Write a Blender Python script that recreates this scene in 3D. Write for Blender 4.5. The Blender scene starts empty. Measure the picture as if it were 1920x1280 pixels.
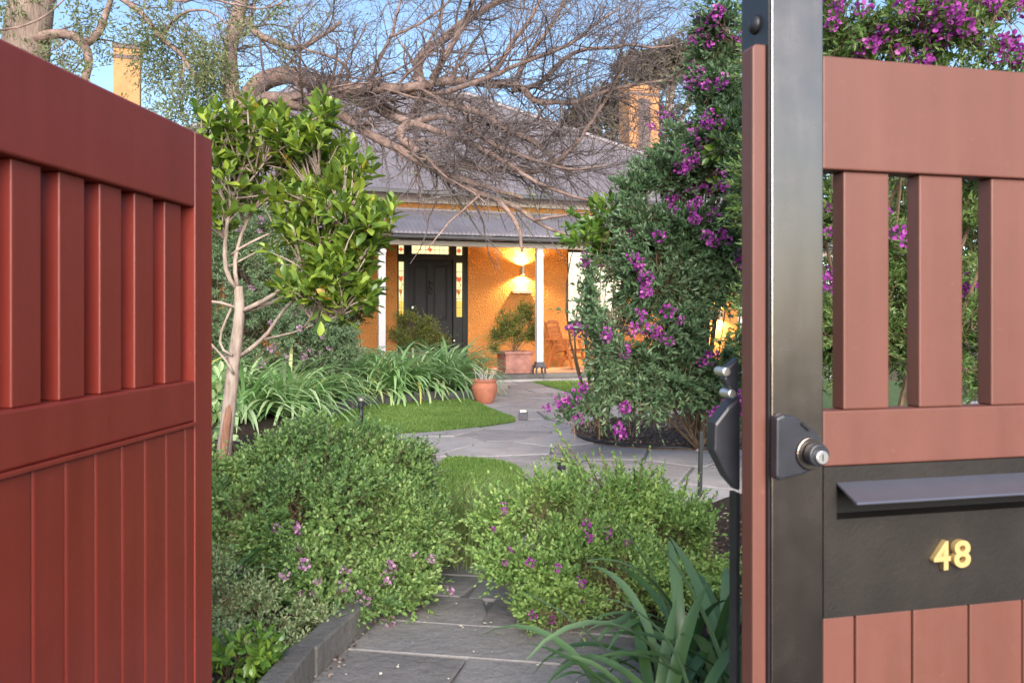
import bpy, bmesh, math, random
import numpy as np
from mathutils import Vector, Matrix, noise

random.seed(7)
R = math.radians
SC = bpy.context.scene
COL = SC.collection

# ---------------------------------------------------------------- camera, sky, sun, exposure
EYE, F, S = 1.25, 1600.0, 1600.0 / 1400.0
cam_d = bpy.data.cameras.new('camera')
cam = bpy.data.objects.new('camera', cam_d); COL.objects.link(cam)
cam.location = (0, 0, EYE); cam.rotation_euler = (R(90), 0, 0)
cam_d.sensor_width = 36; cam_d.lens = F / 1920 * 36
cam_d.shift_y = -45 / 1920
cam_d.clip_start = 0.05; cam_d.clip_end = 2000
cam_d.dof.use_dof = True; cam_d.dof.focus_distance = 12.0; cam_d.dof.aperture_fstop = 8.0
SC.camera = cam

SUN_EL, SUN_AZ = 24.0, 174.0        # a low sun behind the camera, veiled by thin cloud
world = bpy.data.worlds.new('World'); SC.world = world; world.use_nodes = True
wn = world.node_tree; wn.nodes.clear()
sky = wn.nodes.new('ShaderNodeTexSky'); sky.sky_type = 'NISHITA'; sky.sun_disc = False
sky.sun_elevation = R(SUN_EL); sky.sun_rotation = R(SUN_AZ)
sky.air_density = 1.0; sky.dust_density = .7; sky.ozone_density = 2.4
bg = wn.nodes.new('ShaderNodeBackground'); bg.inputs['Strength'].default_value = 0.068
wo = wn.nodes.new('ShaderNodeOutputWorld')
wn.links.new(sky.outputs[0], bg.inputs['Color']); wn.links.new(bg.outputs[0], wo.inputs['Surface'])

sun_d = bpy.data.lights.new('sun', 'SUN'); sun_d.energy = 2.4; sun_d.angle = R(52); sun_d.color = (1, .91, .83)
sun = bpy.data.objects.new('sun', sun_d); COL.objects.link(sun)
sdir = Vector((math.sin(R(SUN_AZ)) * math.cos(R(SUN_EL)), math.cos(R(SUN_AZ)) * math.cos(R(SUN_EL)), math.sin(R(SUN_EL))))
sun.rotation_euler = (-sdir).to_track_quat('-Z', 'Y').to_euler(); sun.location = (0, -5, 12)

SC.view_settings.view_transform = 'Standard'; SC.view_settings.look = 'None'
SC.view_settings.gamma = 1.0; SC.view_settings.exposure = 1.95; SC.view_settings.use_curve_mapping = False
SC.render.engine = 'CYCLES'
SC.cycles.use_denoising = True
SC.cycles.max_bounces = 8; SC.cycles.transparent_max_bounces = 8
SC.cycles.use_adaptive_sampling = True
SC.cycles.sample_clamp_indirect = 6.0

# ---------------------------------------------------------------- helpers
def P(px, py, d):
    """a point of the place from where it appears in the photograph and its distance"""
    Y = d * S
    return np.array([(px - 960) / F * Y, Y, EYE - (py - 595) / F * Y])

def W(x, d): return (x, d * S)

def proj(p):
    return 960 + p[0] / p[1] * F, 595 - (p[2] - EYE) / p[1] * F

class MB:
    def __init__(self): self.V = []; self.T = []; self.Q = []; self.n = 0
    def add(self, V, T=None, Q=None):
        V = np.asarray(V, float).reshape(-1, 3)
        self.V.append(V)
        if T is not None and len(T): self.T.append(np.asarray(T, int).reshape(-1, 3) + self.n)
        if Q is not None and len(Q): self.Q.append(np.asarray(Q, int).reshape(-1, 4) + self.n)
        self.n += len(V)
        return self
    def box(self, x0, x1, y0, y1, z0, z1):
        V = [(x, y, z) for z in (z0, z1) for y in (y0, y1) for x in (x0, x1)]
        return self.add(V, Q=[(0, 2, 3, 1), (4, 5, 7, 6), (0, 1, 5, 4), (2, 6, 7, 3), (0, 4, 6, 2), (1, 3, 7, 5)])
    def bar(self, a, b, w, t, up=(0, 0, 1)):
        a, b = Vector(a), Vector(b); d = (b - a).normalized(); u = Vector(up)
        s = d.cross(u).normalized(); u = s.cross(d).normalized()
        V = []
        for p in (a, b):
            for i, j in ((-1, -1), (1, -1), (1, 1), (-1, 1)):
                V.append(p + s * (w / 2 * i) + u * (t / 2 * j))
        return self.add([tuple(v) for v in V], Q=[(3, 2, 1, 0), (4, 5, 6, 7), (0, 1, 5, 4), (1, 2, 6, 5), (2, 3, 7, 6), (3, 0, 4, 7)])
    def tube(self, pts, rad, sides=6, cap=True):
        pts = np.asarray(pts, float); n = len(pts); rad = np.broadcast_to(np.asarray(rad, float), (n,))
        t = np.gradient(pts, axis=0); t /= np.linalg.norm(t, axis=1)[:, None] + 1e-9
        m = pts[-1] - pts[0]; ref = np.array([1., 0, 0]) if abs(m[0]) <= min(abs(m[1]), abs(m[2])) else (np.array([0, 1., 0]) if abs(m[1]) <= abs(m[2]) else np.array([0, 0, 1.]))
        e1 = np.cross(t, ref); e1 /= np.linalg.norm(e1, axis=1)[:, None] + 1e-9
        e2 = np.cross(t, e1)
        a = np.arange(sides) * 2 * math.pi / sides
        V = pts[:, None] + rad[:, None, None] * (np.cos(a)[None, :, None] * e1[:, None] + np.sin(a)[None, :, None] * e2[:, None])
        i = np.arange(n - 1)[:, None] * sides; j = np.arange(sides)[None]; k = (j + 1) % sides
        Q = np.stack([i + j, i + k, i + sides + k, i + sides + j], -1).reshape(-1, 4)
        V = V.reshape(-1, 3)
        T = []
        if cap:
            V = np.vstack([V, pts[:1], pts[-1:]]); c0 = n * sides; c1 = c0 + 1; b = (n - 1) * sides
            T = [(c0, (q + 1) % sides, q) for q in range(sides)] + [(c1, b + q, b + (q + 1) % sides) for q in range(sides)]
        return self.add(V, T=T, Q=Q)
    def lathe(self, prof, seg=24, cx=0, cy=0):
        prof = np.asarray(prof, float); n = len(prof); a = np.arange(seg) * 2 * math.pi / seg
        V = np.stack([cx + prof[:, :1] * np.cos(a), cy + prof[:, :1] * np.sin(a), np.repeat(prof[:, 1:2], seg, 1)], -1).reshape(-1, 3)
        i = np.arange(n - 1)[:, None] * seg; j = np.arange(seg)[None]; k = (j + 1) % seg
        return self.add(V, Q=np.stack([i + j, i + k, i + seg + k, i + seg + j], -1).reshape(-1, 4))
    def prism(self, poly, axis, a, b):
        """closed polygon (2-d) swept along an axis 0/1/2 from a to b"""
        n = len(poly); V = []
        for h in (a, b):
            for p in poly:
                q = list(p); q.insert(axis, h); V.append(q)
        V += [list(np.mean(V[:n], 0)), list(np.mean(V[n:], 0))]
        Q = [(i, (i + 1) % n, n + (i + 1) % n, n + i) for i in range(n)]
        T = [(2 * n, (i + 1) % n, i) for i in range(n)] + [(2 * n + 1, n + i, n + (i + 1) % n) for i in range(n)]
        return self.add(V, T=T, Q=Q)
    def mesh(self, name, smooth=False):
        V = np.vstack(self.V) if self.V else np.zeros((0, 3))
        T = np.vstack(self.T) if self.T else np.zeros((0, 3), int)
        Q = np.vstack(self.Q) if self.Q else np.zeros((0, 4), int)
        me = bpy.data.meshes.new(name)
        me.vertices.add(len(V)); me.vertices.foreach_set('co', V.astype(np.float32).ravel())
        nl = len(T) * 3 + len(Q) * 4
        me.loops.add(nl); me.loops.foreach_set('vertex_index', np.concatenate([T.ravel(), Q.ravel()]).astype(np.int32))
        me.polygons.add(len(T) + len(Q))
        st = np.concatenate([np.arange(len(T)) * 3, len(T) * 3 + np.arange(len(Q)) * 4]).astype(np.int32)
        me.polygons.foreach_set('loop_start', st)
        me.polygons.foreach_set('use_smooth', np.full(len(T) + len(Q), bool(smooth)))
        me.update(calc_edges=True); me.validate()
        return me
    def build(self, name, mat, parent=None, smooth=False, bevel=0, origin=None):
        if origin is not None: self.V = [v - np.asarray(origin, float) for v in self.V]
        me = self.mesh(name, smooth)
        return link(name, me, mat, parent, bevel)

def link(name, me, mat, parent=None, bevel=0):
    if mat is not None and not me.materials: me.materials.append(mat)
    o = bpy.data.objects.new(name, me); COL.objects.link(o)
    if parent: o.parent = parent
    if bevel:
        m = o.modifiers.new('bevel', 'BEVEL'); m.width = bevel; m.segments = 2; m.limit_method = 'ANGLE'; m.angle_limit = R(40)
        m.harden_normals = False
    return o

def thing(name, label, cat, loc=(0, 0, 0), rotz=0, group=None):
    o = bpy.data.objects.new(name, None); COL.objects.link(o)
    o.empty_display_size = .2
    o.location = tuple(float(v) for v in loc); o.rotation_euler = (0, 0, rotz)
    return tag(o, label, cat, group)

def tag(o, label, cat, group=None):
    o['label'] = label; o['category'] = cat
    if group: o['group'] = group
    return o

def struct(o): o['kind'] = 'structure'; return o
def stuff(o): o['kind'] = 'stuff'; return o

# ---------------------------------------------------------------- materials
class NT:
    def __init__(self, name):
        self.m = bpy.data.materials.new(name); self.m.use_nodes = True; self.t = self.m.node_tree; self.t.nodes.clear()
        self.out = self.t.nodes.new('ShaderNodeOutputMaterial')
    def n(self, typ, **kw):
        nd = self.t.nodes.new(typ)
        for k, v in kw.items():
            if hasattr(nd, k): setattr(nd, k, v)
        return nd
    def l(self, a, b): self.t.links.new(a, b)
    def ramp(self, fac, stops, interp='LINEAR'):
        r = self.n('ShaderNodeValToRGB'); r.color_ramp.interpolation = interp
        e = r.color_ramp.elements
        while len(e) < len(stops): e.new(.5)
        for k, (p, c) in zip(e, stops): k.position = p; k.color = (*c, 1) if len(c) == 3 else c
        self.l(fac, r.inputs[0]); return r.outputs[0]
    def coords(self, scale=(1, 1, 1), kind='Object'):
        tc = self.n('ShaderNodeTexCoord'); mp = self.n('ShaderNodeMapping'); mp.inputs['Scale'].default_value = scale
        self.l(tc.outputs[kind], mp.inputs[0]); return mp.outputs[0]
    def noise(self, vec, scale, detail=5, rough=.55):
        x = self.n('ShaderNodeTexNoise'); x.inputs['Scale'].default_value = scale; x.inputs['Detail'].default_value = detail
        x.inputs['Roughness'].default_value = rough
        if vec is not None: self.l(vec, x.inputs['Vector'])
        return x.outputs['Fac']
    def bump(self, h, strength, dist):
        b = self.n('ShaderNodeBump'); b.inputs['Strength'].default_value = strength; b.inputs['Distance'].default_value = dist
        self.l(h, b.inputs['Height']); return b.outputs[0]
    def principled(self, base=None, rough=.6, metal=0, normal=None, spec=.5, coat=0):
        p = self.n('ShaderNodeBsdfPrincipled')
        if base is not None:
            if isinstance(base, tuple): p.inputs['Base Color'].default_value = (*base, 1)
            else: self.l(base, p.inputs['Base Color'])
        if isinstance(rough, float) or isinstance(rough, int): p.inputs['Roughness'].default_value = rough
        else: self.l(rough, p.inputs['Roughness'])
        p.inputs['Metallic'].default_value = metal; p.inputs['Specular IOR Level'].default_value = spec
        p.inputs['Coat Weight'].default_value = coat
        if normal is not None: self.l(normal, p.inputs['Normal'])
        return p
    def done(self, sh): self.l(sh.outputs[0], self.out.inputs[0]); return self.m

def m_plain(name, c, rough=.6, metal=0, var=.15, nscale=6., bump=0., bscale=60., spec=.5, stretch=(1, 1, 1)):
    t = NT(name); v = t.coords(stretch)
    n = t.noise(v, nscale)
    lo = tuple(x * (1 - var) for x in c); hi = tuple(min(1, x * (1 + var)) for x in c)
    col = t.ramp(n, [(.3, lo), (.7, hi)])
    nm = t.bump(t.noise(v, bscale, 4), bump, .01) if bump else None
    return t.done(t.principled(col, rough, metal, nm, spec))

def m_emit(name, c, s):
    t = NT(name); e = t.n('ShaderNodeEmission'); e.inputs[0].default_value = (*c, 1); e.inputs[1].default_value = s
    return t.done(e)

def m_leaf(name, stops, rough=.45, trans=.3, spec=.4, nscale=0):
    """leaf colour varies from leaf to leaf; leaves let some light through"""
    t = NT(name)
    g = t.n('ShaderNodeNewGeometry'); oi = t.n('ShaderNodeObjectInfo')
    a = t.n('ShaderNodeMath', operation='ADD'); t.l(g.outputs['Random Per Island'], a.inputs[0]); t.l(oi.outputs['Random'], a.inputs[1])
    f = t.n('ShaderNodeMath', operation='FRACT'); t.l(a.outputs[0], f.inputs[0])
    fac = f.outputs[0]
    if nscale:                                     # whole sprays of younger and older growth
        no = t.noise(t.coords(), nscale, 3)
        mr = t.n('ShaderNodeMapRange'); mr.inputs[1].default_value = .3; mr.inputs[2].default_value = .7; t.l(no, mr.inputs[0])
        mx = t.n('ShaderNodeMath', operation='MULTIPLY_ADD'); mx.inputs[1].default_value = .55
        t.l(fac, mx.inputs[0])
        m2 = t.n('ShaderNodeMath', operation='MULTIPLY'); m2.inputs[1].default_value = .45; t.l(mr.outputs[0], m2.inputs[0])
        t.l(m2.outputs[0], mx.inputs[2]); fac = mx.outputs[0]
    col = t.ramp(fac, stops)
    p = t.principled(col, rough, 0, None, spec)
    tr = t.n('ShaderNodeBsdfTranslucent')
    hs = t.n('ShaderNodeHueSaturation'); hs.inputs['Saturation'].default_value = 1.1; hs.inputs['Value'].default_value = 1.3; hs.inputs['Hue'].default_value = .49
    t.l(col, hs.inputs['Color']); t.l(hs.outputs[0], tr.inputs[0])
    mx = t.n('ShaderNodeMixShader'); mx.inputs[0].default_value = trans
    t.l(p.outputs[0], mx.inputs[1]); t.l(tr.outputs[0], mx.inputs[2])
    return t.done(mx)

def m_paint(name, lo, hi, r0, r1):
    t = NT(name); v = t.coords((1, 1, 1))
    sp = t.n('ShaderNodeMapping'); sp.inputs['Scale'].default_value = (16, 16, 12); t.l(v, sp.inputs[0])
    grain = t.noise(sp.outputs[0], 2.2, 8, .7)
    st = t.n('ShaderNodeMapping'); st.inputs['Scale'].default_value = (9, 9, .7); t.l(v, st.inputs[0])
    blot = t.n('ShaderNodeMath', operation='MULTIPLY_ADD'); blot.inputs[1].default_value = .55; t.l(t.noise(st.outputs[0], 1.6, 5), blot.inputs[0])
    b2 = t.n('ShaderNodeMath', operation='MULTIPLY'); b2.inputs[1].default_value = .45; t.l(t.noise(v, 3.6, 6, .65), b2.inputs[0]); t.l(b2.outputs[0], blot.inputs[2])
    base = t.ramp(blot.outputs[0], [(.36, lo), (.64, hi)])
    sp2 = t.noise(v, 55, 4, .6)                         # flecks of dust and tiny chips in the paint
    fl = t.ramp(sp2, [(.66, (0, 0, 0)), (.76, (.4, .4, .4))])
    mxc = t.n('ShaderNodeMixRGB'); mxc.inputs[2].default_value = (*[min(1, h * 1.35 + .02) for h in hi], 1); t.l(fl, mxc.inputs[0]); t.l(base, mxc.inputs[1]); col = mxc.outputs[0]
    rg = t.ramp(grain, [(.2, (r0,) * 3), (.8, (r1,) * 3)])
    nm = t.bump(grain, .13, .003)
    return t.done(t.principled(col, rg, 0, nm, .5, coat=0))

def m_steel():
    t = NT('dark_bronze_steel'); v = t.coords()
    sp = t.n('ShaderNodeMapping'); sp.inputs['Scale'].default_value = (3, 3, .7); t.l(v, sp.inputs[0])
    n = t.noise(sp.outputs[0], 5, 6, .6)
    col = t.ramp(n, [(.25, (.205, .176, .156)), (.75, (.26, .226, .203))])
    rg = t.ramp(t.noise(v, 14, 5), [(.2, (.22,) * 3), (.8, (.30,) * 3)])
    return t.done(t.principled(col, rg, 1.0, t.bump(n, .05, .003)))

def m_stucco():
    t = NT('orange_stucco'); v = t.coords()
    big = t.noise(v, 1.1, 4); fine = t.noise(v, 16, 8, .65)
    vo = t.n('ShaderNodeTexVoronoi'); vo.inputs['Scale'].default_value = 34; t.l(v, vo.inputs['Vector'])
    add = t.n('ShaderNodeMath', operation='ADD'); t.l(fine, add.inputs[0]); t.l(vo.outputs['Distance'], add.inputs[1])
    col = t.ramp(big, [(.3, (.42, .185, .050)), (.7, (.50, .230, .068))])
    return t.done(t.principled(col, .85, 0, t.bump(add.outputs[0], .8, .022), .25))

def m_slate(name, lo, hi):
    t = NT(name); oi = t.n('ShaderNodeObjectInfo')
    tc = t.n('ShaderNodeTexCoord'); ad = t.n('ShaderNodeVectorMath', operation='ADD')
    sc = t.n('ShaderNodeVectorMath', operation='SCALE'); sc.inputs['Scale'].default_value = 40
    cb = t.n('ShaderNodeCombineXYZ'); t.l(oi.outputs['Random'], cb.inputs[0]); t.l(oi.outputs['Random'], cb.inputs[1]); t.l(cb.outputs[0], sc.inputs[0])
    t.l(tc.outputs['Object'], ad.inputs[0]); t.l(sc.outputs[0], ad.inputs[1]); v = ad.outputs[0]
    n = t.noise(v, 3.5, 8, .6); sp = t.noise(v, 90, 3)
    mix = t.n('ShaderNodeMath', operation='MULTIPLY_ADD'); mix.inputs[1].default_value = .45; mix.inputs[2].default_value = -.1
    t.l(oi.outputs['Random'], mix.inputs[0])
    a2 = t.n('ShaderNodeMath', operation='ADD'); t.l(mix.outputs[0], a2.inputs[0]); t.l(n, a2.inputs[1])
    col = t.ramp(a2.outputs[0], [(.3, lo), (.6, tuple((a + b) / 2 for a, b in zip(lo, hi))), (.95, hi)])
    mm = t.n('ShaderNodeMixRGB', blend_type='MULTIPLY'); mm.inputs[0].default_value = .35
    t.l(col, mm.inputs[1]); t.l(t.ramp(sp, [(.35, (.5,) * 3), (.6, (1,) * 3)]), mm.inputs[2])
    h = t.n('ShaderNodeMath', operation='ADD'); t.l(n, h.inputs[0]); t.l(t.noise(v, 22, 6, .65), h.inputs[1])
    return t.done(t.principled(mm.outputs[0], .62, 0, t.bump(h.outputs[0], .5, .02), .4))

def m_soil(name, lo, hi, sc=30):
    t = NT(name); v = t.coords()
    n = t.noise(v, sc, 8, .7); b = t.noise(v, 3, 4)
    ad = t.n('ShaderNodeMath', operation='MULTIPLY_ADD'); ad.inputs[1].default_value = .4; t.l(b, ad.inputs[0]); t.l(n, ad.inputs[2])
    col = t.ramp(ad.outputs[0], [(.5, lo), (.9, hi)])
    return t.done(t.principled(col, .95, 0, t.bump(n, 1, .04), .2))

def m_bark(name, lo, mid, hi, scale=(9, 9, 2.5)):
    t = NT(name); v = t.coords(scale)
    n = t.noise(v, 2.2, 8, .65)
    col = t.ramp(n, [(.28, lo), (.5, mid), (.75, hi)])
    return t.done(t.principled(col, .85, 0, t.bump(n, .8, .02), .25))

M = {}
M['paint'] = m_paint('red_gate_paint', (.168, .0195, .0115), (.205, .027, .017), .34, .5)
M['street_lit_paint'] = m_paint('street_lit_gate_paint', (.114, .041, .0285), (.140, .051, .037), .42, .6)  # same red paint, less saturated, with the street-side light put into its colour
M['steel'] = m_steel()
M['black'] = m_plain('black_powdercoat', (.018, .019, .023), .42, .0, .2, 20, .05, 200)
M['rubber'] = m_plain('black_lock_body', (.022, .023, .030), .38, 0, .15, 30, .03, 300)
M['panel'] = m_plain('charcoal_painted_panel', (.020, .017, .015), .5, 0, .25, 7, .12, 120, .3)
M['flap'] = m_plain('grey_blue_flap_metal', (.13, .135, .17), .34, .55, .08, 9)
M['brass'] = m_plain('pale_brass', (.72, .52, .22), .45, .6, .1, 60)
M['silver'] = m_plain('silver_key_barrel', (.72, .71, .70), .3, .9, .1, 60)
M['hole'] = m_plain('dark_slot_inside', (.006, .006, .006), .8, 0, .1)
M['stucco'] = m_stucco()
M['trim'] = m_plain('cream_trim_paint', (.66, .58, .52), .5, 0, .06, 5)
M['post'] = m_plain('white_post_paint', (.74, .70, .69), .45, 0, .06, 4)
M['iron'] = m_plain('grey_cast_iron', (.10, .095, .11), .5, .3, .2, 20)
M['gutter'] = m_plain('charcoal_gutter', (.055, .052, .055), .4, .2, .15, 4)
M['roof_iron'] = m_plain('weathered_roof_iron', (.205, .18, .188), .5, .25, .2, 1.4)
M['verandah_iron'] = m_plain('grey_verandah_iron', (.22, .195, .205), .48, .3, .16, 2.0)
M['door'] = m_plain('charcoal_green_door_paint', (.013, .0145, .016), .55, 0, .12, 5, .05, 90, .3)
M['jamb'] = m_plain('dark_green_joinery', (.014, .018, .018), .5, 0, .12, 5, 0, 60, .3)
M['knob'] = m_plain('polished_knob', (.75, .74, .70), .25, .8, .05)
M['floor'] = m_plain('pink_verandah_tile', (.42, .27, .2), .5, 0, .15, 2.5, .1, 40)
M['stone_edge'] = m_slate('bluestone_kerb', (.055, .052, .048), (.165, .155, .145))
M['chimney'] = m_plain('ochre_chimney_render', (.40, .195, .08), .85, 0, .16, 3, .5, 30)
M['chimney_band'] = m_plain('dark_chimney_band', (.13, .09, .085), .8, 0, .2, 6)
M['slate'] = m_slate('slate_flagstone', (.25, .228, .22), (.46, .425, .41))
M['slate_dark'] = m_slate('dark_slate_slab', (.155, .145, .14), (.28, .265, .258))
M['mortar'] = m_plain('pale_grey_mortar', (.16, .152, .148), .9, 0, .2, 12, .5, 80)
M['footpath'] = m_plain('street_asphalt', (.036, .035, .034), .9, 0, .15, 3, .3, 60)
M['soil'] = m_soil('dark_garden_soil', (.018, .012, .009), (.07, .05, .038))
M['mulch'] = m_soil('bark_mulch_bed', (.05, .035, .03), (.2, .15, .125), 22)
M['earth'] = m_soil('dry_earth', (.06, .05, .03), (.12, .11, .06), 5)
M['turf'] = m_plain('turf_soil', (.055, .10, .022), .9, 0, .3, 8, .4, 80)
M['grass'] = m_leaf('lawn_blade', [(0, (0.1092, 0.1955, 0.0403)), (0.5, (0.1725, 0.2818, 0.0633)), (1, (0.2645, 0.368, 0.1035))], .5, .35, .3, 1.2)
M['chips'] = m_leaf('bark_chip', [(0, (.05, .03, .022)), (.5, (.13, .09, .07)), (1, (.27, .21, .17))], .9, 0, .2)
M['petalbits'] = m_leaf('fallen_petal', [(0, (.55, .5, .45)), (.6, (.7, .66, .55)), (1, (.45, .38, .15))], .7, .1, .2)
M['terracotta'] = m_plain('terracotta', (.42, .15, .085), .75, 0, .16, 8, .15, 60)
M['old_terracotta'] = m_plain('weathered_terracotta', (.33, .15, .115), .8, 0, .3, 7, .3, 40)
M['chair'] = m_plain('stained_teak', (.30, .095, .025), .45, 0, .25, 10, .1, 80, .5, (1, 1, 1))
M['lamp_metal'] = m_plain('lamp_body_metal', (.45, .42, .36), .35, .7, .1)
M['bulb'] = m_emit('lamp_light', (1, .78, .42), 40)
M['smallbulb'] = m_emit('garden_lamp_light', (1, .72, .35), 9)
M['blind'] = m_emit('lit_window_blind', (1, .84, .60), .50)
M['glass_warm'] = m_emit('lit_leaded_glass', (1, .82, .40), .42)
M['glass_gold'] = m_emit('lit_amber_glass', (1, .62, .12), .38)
M['glass_red'] = m_emit('lit_red_glass', (.75, .14, .06), .30)
M['glass_green'] = m_emit('lit_olive_glass', (.30, .28, .05), .30)
M['bark_pale'] = m_bark('pale_fig_bark', (.16, .115, .09), (.33, .26, .215), (.46, .38, .32))
M['bark_scar'] = m_bark('bare_wood_scar', (.14, .06, .04), (.28, .14, .09), (.42, .26, .19), (30, 30, 4))
M['bark_pink'] = m_bark('pinkish_brown_bark', (.105, .07, .06), (.235, .16, .135), (.38, .28, .24), (6, 6, 6))
M['twig'] = m_bark('dark_twig_bark', (.075, .06, .06), (.13, .105, .102), (.21, .17, .165))
M['bark_grey'] = m_bark('grey_brown_bark', (.14, .10, .08), (.27, .20, .16), (.38, .30, .25), (14, 14, 2.5))
M['stem'] = m_bark('shrub_stem_bark', (.06, .04, .025), (.14, .095, .06), (.24, .17, .11))
M['tan'] = m_bark('tan_dead_twig', (.10, .06, .03), (.22, .14, .075), (.36, .25, .15))
M['dead'] = m_bark('dead_stalk', (.35, .30, .25), (.5, .45, .4), (.62, .57, .52))
M['fig'] = m_leaf('fig_leaf', [(0, (0.06, 0.115, 0.022)), (0.4, (0.125, 0.205, 0.032)), (0.75, (0.215, 0.31, 0.044)), (0.985, (0.31, 0.39, 0.06)), (1, (0.45, 0.25, 0.03))], .34, .3, .5)
M['polygala'] = m_leaf('polygala_leaf', [(0, (0.04, 0.085, 0.042)), (0.35, (0.08, 0.15, 0.068)), (0.65, (0.125, 0.205, 0.1)), (0.9, (0.185, 0.265, 0.16)), (1, (0.22, 0.28, 0.11))], .42, .3, .45, 1.4)
M['polygala_b'] = m_leaf('polygala_leaf_pale', [(0, (0.058, 0.1232, 0.029)), (0.4, (0.116, 0.203, 0.0508)), (0.75, (0.174, 0.2682, 0.087)), (1, (0.2755, 0.348, 0.087))], .42, .35, .45, 1.6)
M['camellia'] = m_leaf('glossy_broad_leaf', [(0, (0.0455, 0.1105, 0.0195)), (0.5, (0.091, 0.182, 0.0286)), (1, (0.195, 0.3055, 0.052))], .3, .25, .5)
M['myrtle'] = m_leaf('myrtle_leaf', [(0, (0.045, 0.1, 0.035)), (0.3, (0.1, 0.19, 0.06)), (0.6, (0.19, 0.31, 0.095)), (0.85, (0.29, 0.42, 0.13)), (1, (0.4, 0.5, 0.19))], .42, .3, .45, 2.2)
M['myrtle_b'] = m_leaf('myrtle_leaf_yellowish', [(0, (0.0825, 0.1582, 0.0482)), (0.3, (0.165, 0.2888, 0.0825)), (0.65, (0.3025, 0.4537, 0.1375)), (0.9, (0.4537, 0.5775, 0.1788)), (0.985, (0.5775, 0.62, 0.1788)), (1, (0.62, 0.385, 0.0413))], .45, .35, .4, 2.4)
M['greyshrub'] = m_leaf('grey_green_leaf', [(0, (0.0883, 0.1435, 0.0773)), (0.5, (0.1656, 0.2539, 0.1325)), (0.85, (0.276, 0.3643, 0.2098)), (1, (0.4416, 0.3533, 0.3533))], .5, .3, .35, 1.2)
M['darkleaf'] = m_leaf('dark_box_leaf', [(0, (.025, .042, .012)), (.6, (.05, .08, .02)), (1, (.10, .13, .03))], .45, .25, .4)
M['planterleaf'] = m_leaf('olive_planter_leaf', [(0, (0.066, 0.099, 0.0198)), (0.5, (0.132, 0.1716, 0.0343)), (1, (0.264, 0.2904, 0.066))], .45, .3, .4)
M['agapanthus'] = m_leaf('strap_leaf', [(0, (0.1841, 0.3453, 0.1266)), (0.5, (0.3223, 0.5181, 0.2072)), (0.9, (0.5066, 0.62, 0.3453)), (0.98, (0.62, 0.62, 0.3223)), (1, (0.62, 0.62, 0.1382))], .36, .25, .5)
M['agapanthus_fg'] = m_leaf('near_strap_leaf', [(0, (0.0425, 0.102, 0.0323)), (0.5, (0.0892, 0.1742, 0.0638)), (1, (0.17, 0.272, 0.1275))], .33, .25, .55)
M['pepper'] = m_leaf('grey_olive_leaf', [(0, (0.102, 0.126, 0.054)), (0.5, (0.18, 0.21, 0.102)), (0.9, (0.27, 0.282, 0.144)), (1, (0.408, 0.336, 0.096))], .55, .35, .3, .9)
M['pine'] = m_leaf('umbrella_pine_needles', [(0, (.07, .06, .04)), (.5, (.115, .10, .068)), (1, (.17, .15, .10))], .8, .2, .2)
M['farleaf'] = m_leaf('distant_tree_leaf', [(0, (.05, .08, .03)), (.5, (.09, .13, .05)), (1, (.15, .18, .07))], .6, .3, .3)
M['tuftgrass'] = m_leaf('fine_grass_blade', [(0, (0.1296, 0.2106, 0.0567)), (0.5, (0.243, 0.324, 0.1134)), (1, (0.4536, 0.486, 0.2268))], .5, .35, .3)
M['variegated'] = m_leaf('pale_variegated_leaf', [(0, (0.104, 0.182, 0.065)), (0.5, (0.208, 0.286, 0.13)), (1, (0.39, 0.429, 0.234))], .5, .3, .35)
M['purple'] = m_leaf('magenta_petal', [(0, (0.14, 0.02, 0.16)), (0.4, (0.3, 0.04, 0.29)), (0.75, (0.42, 0.075, 0.37)), (1, (0.52, 0.17, 0.42))], .5, .35, .3)
M['purple_pale'] = m_leaf('faded_petal', [(0, (0.24, 0.084, 0.216)), (0.5, (0.408, 0.204, 0.36)), (1, (0.6, 0.432, 0.504))], .5, .35, .3)

# ---------------------------------------------------------------- leaves and branches
def leaf_tpl(kind):
    if kind == 'small':      # folded rhombus
        V = [(0, 0, 0), (.5, -.5, .05), (1, 0, -.05), (.5, .5, .05), (.5, 0, -.03)]
        T = [(0, 1, 4), (1, 2, 4), (0, 4, 3), (4, 2, 3)]
    elif kind == 'flat':
        V = [(0, 0, 0), (.5, -.5, .04), (1, 0, 0), (.5, .5, .04)]
        T = [(0, 1, 2), (0, 2, 3)]
    elif kind == 'round':
        V = [(0, 0, 0), (.35, -.42, .04), (.75, -.4, .05), (1, 0, 0), (.75, .4, .05), (.35, .42, .04), (.55, 0, -.05)]
        T = [(0, 1, 6), (1, 2, 6), (2, 3, 6), (3, 4, 6), (4, 5, 6), (5, 0, 6)]
    else:                    # 'big': obovate with petiole, folded on its midrib and arched
        V = [(0, 0, 0), (.12, 0, .01), (.35, -.34, .07), (.65, -.5, .07), (.88, -.28, .0), (1, 0, -.08),
             (.88, .28, .0), (.65, .5, .07), (.35, .34, .07), (.4, 0, .0), (.72, 0, -.01), (.12, -.03, .01), (.12, .03, .01), (0, .02, 0)]
        T = [(0, 11, 12), (0, 12, 13), (11, 2, 9), (11, 9, 12), (12, 9, 8), (2, 3, 10), (2, 10, 9), (9, 10, 7), (9, 7, 8), (3, 4, 10), (4, 5, 10), (10, 5, 6), (10, 6, 7)]
    return np.array(V, float), np.array(T, int)

def norm(a): return a / (np.linalg.norm(a, axis=-1, keepdims=True) + 1e-9)

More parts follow.
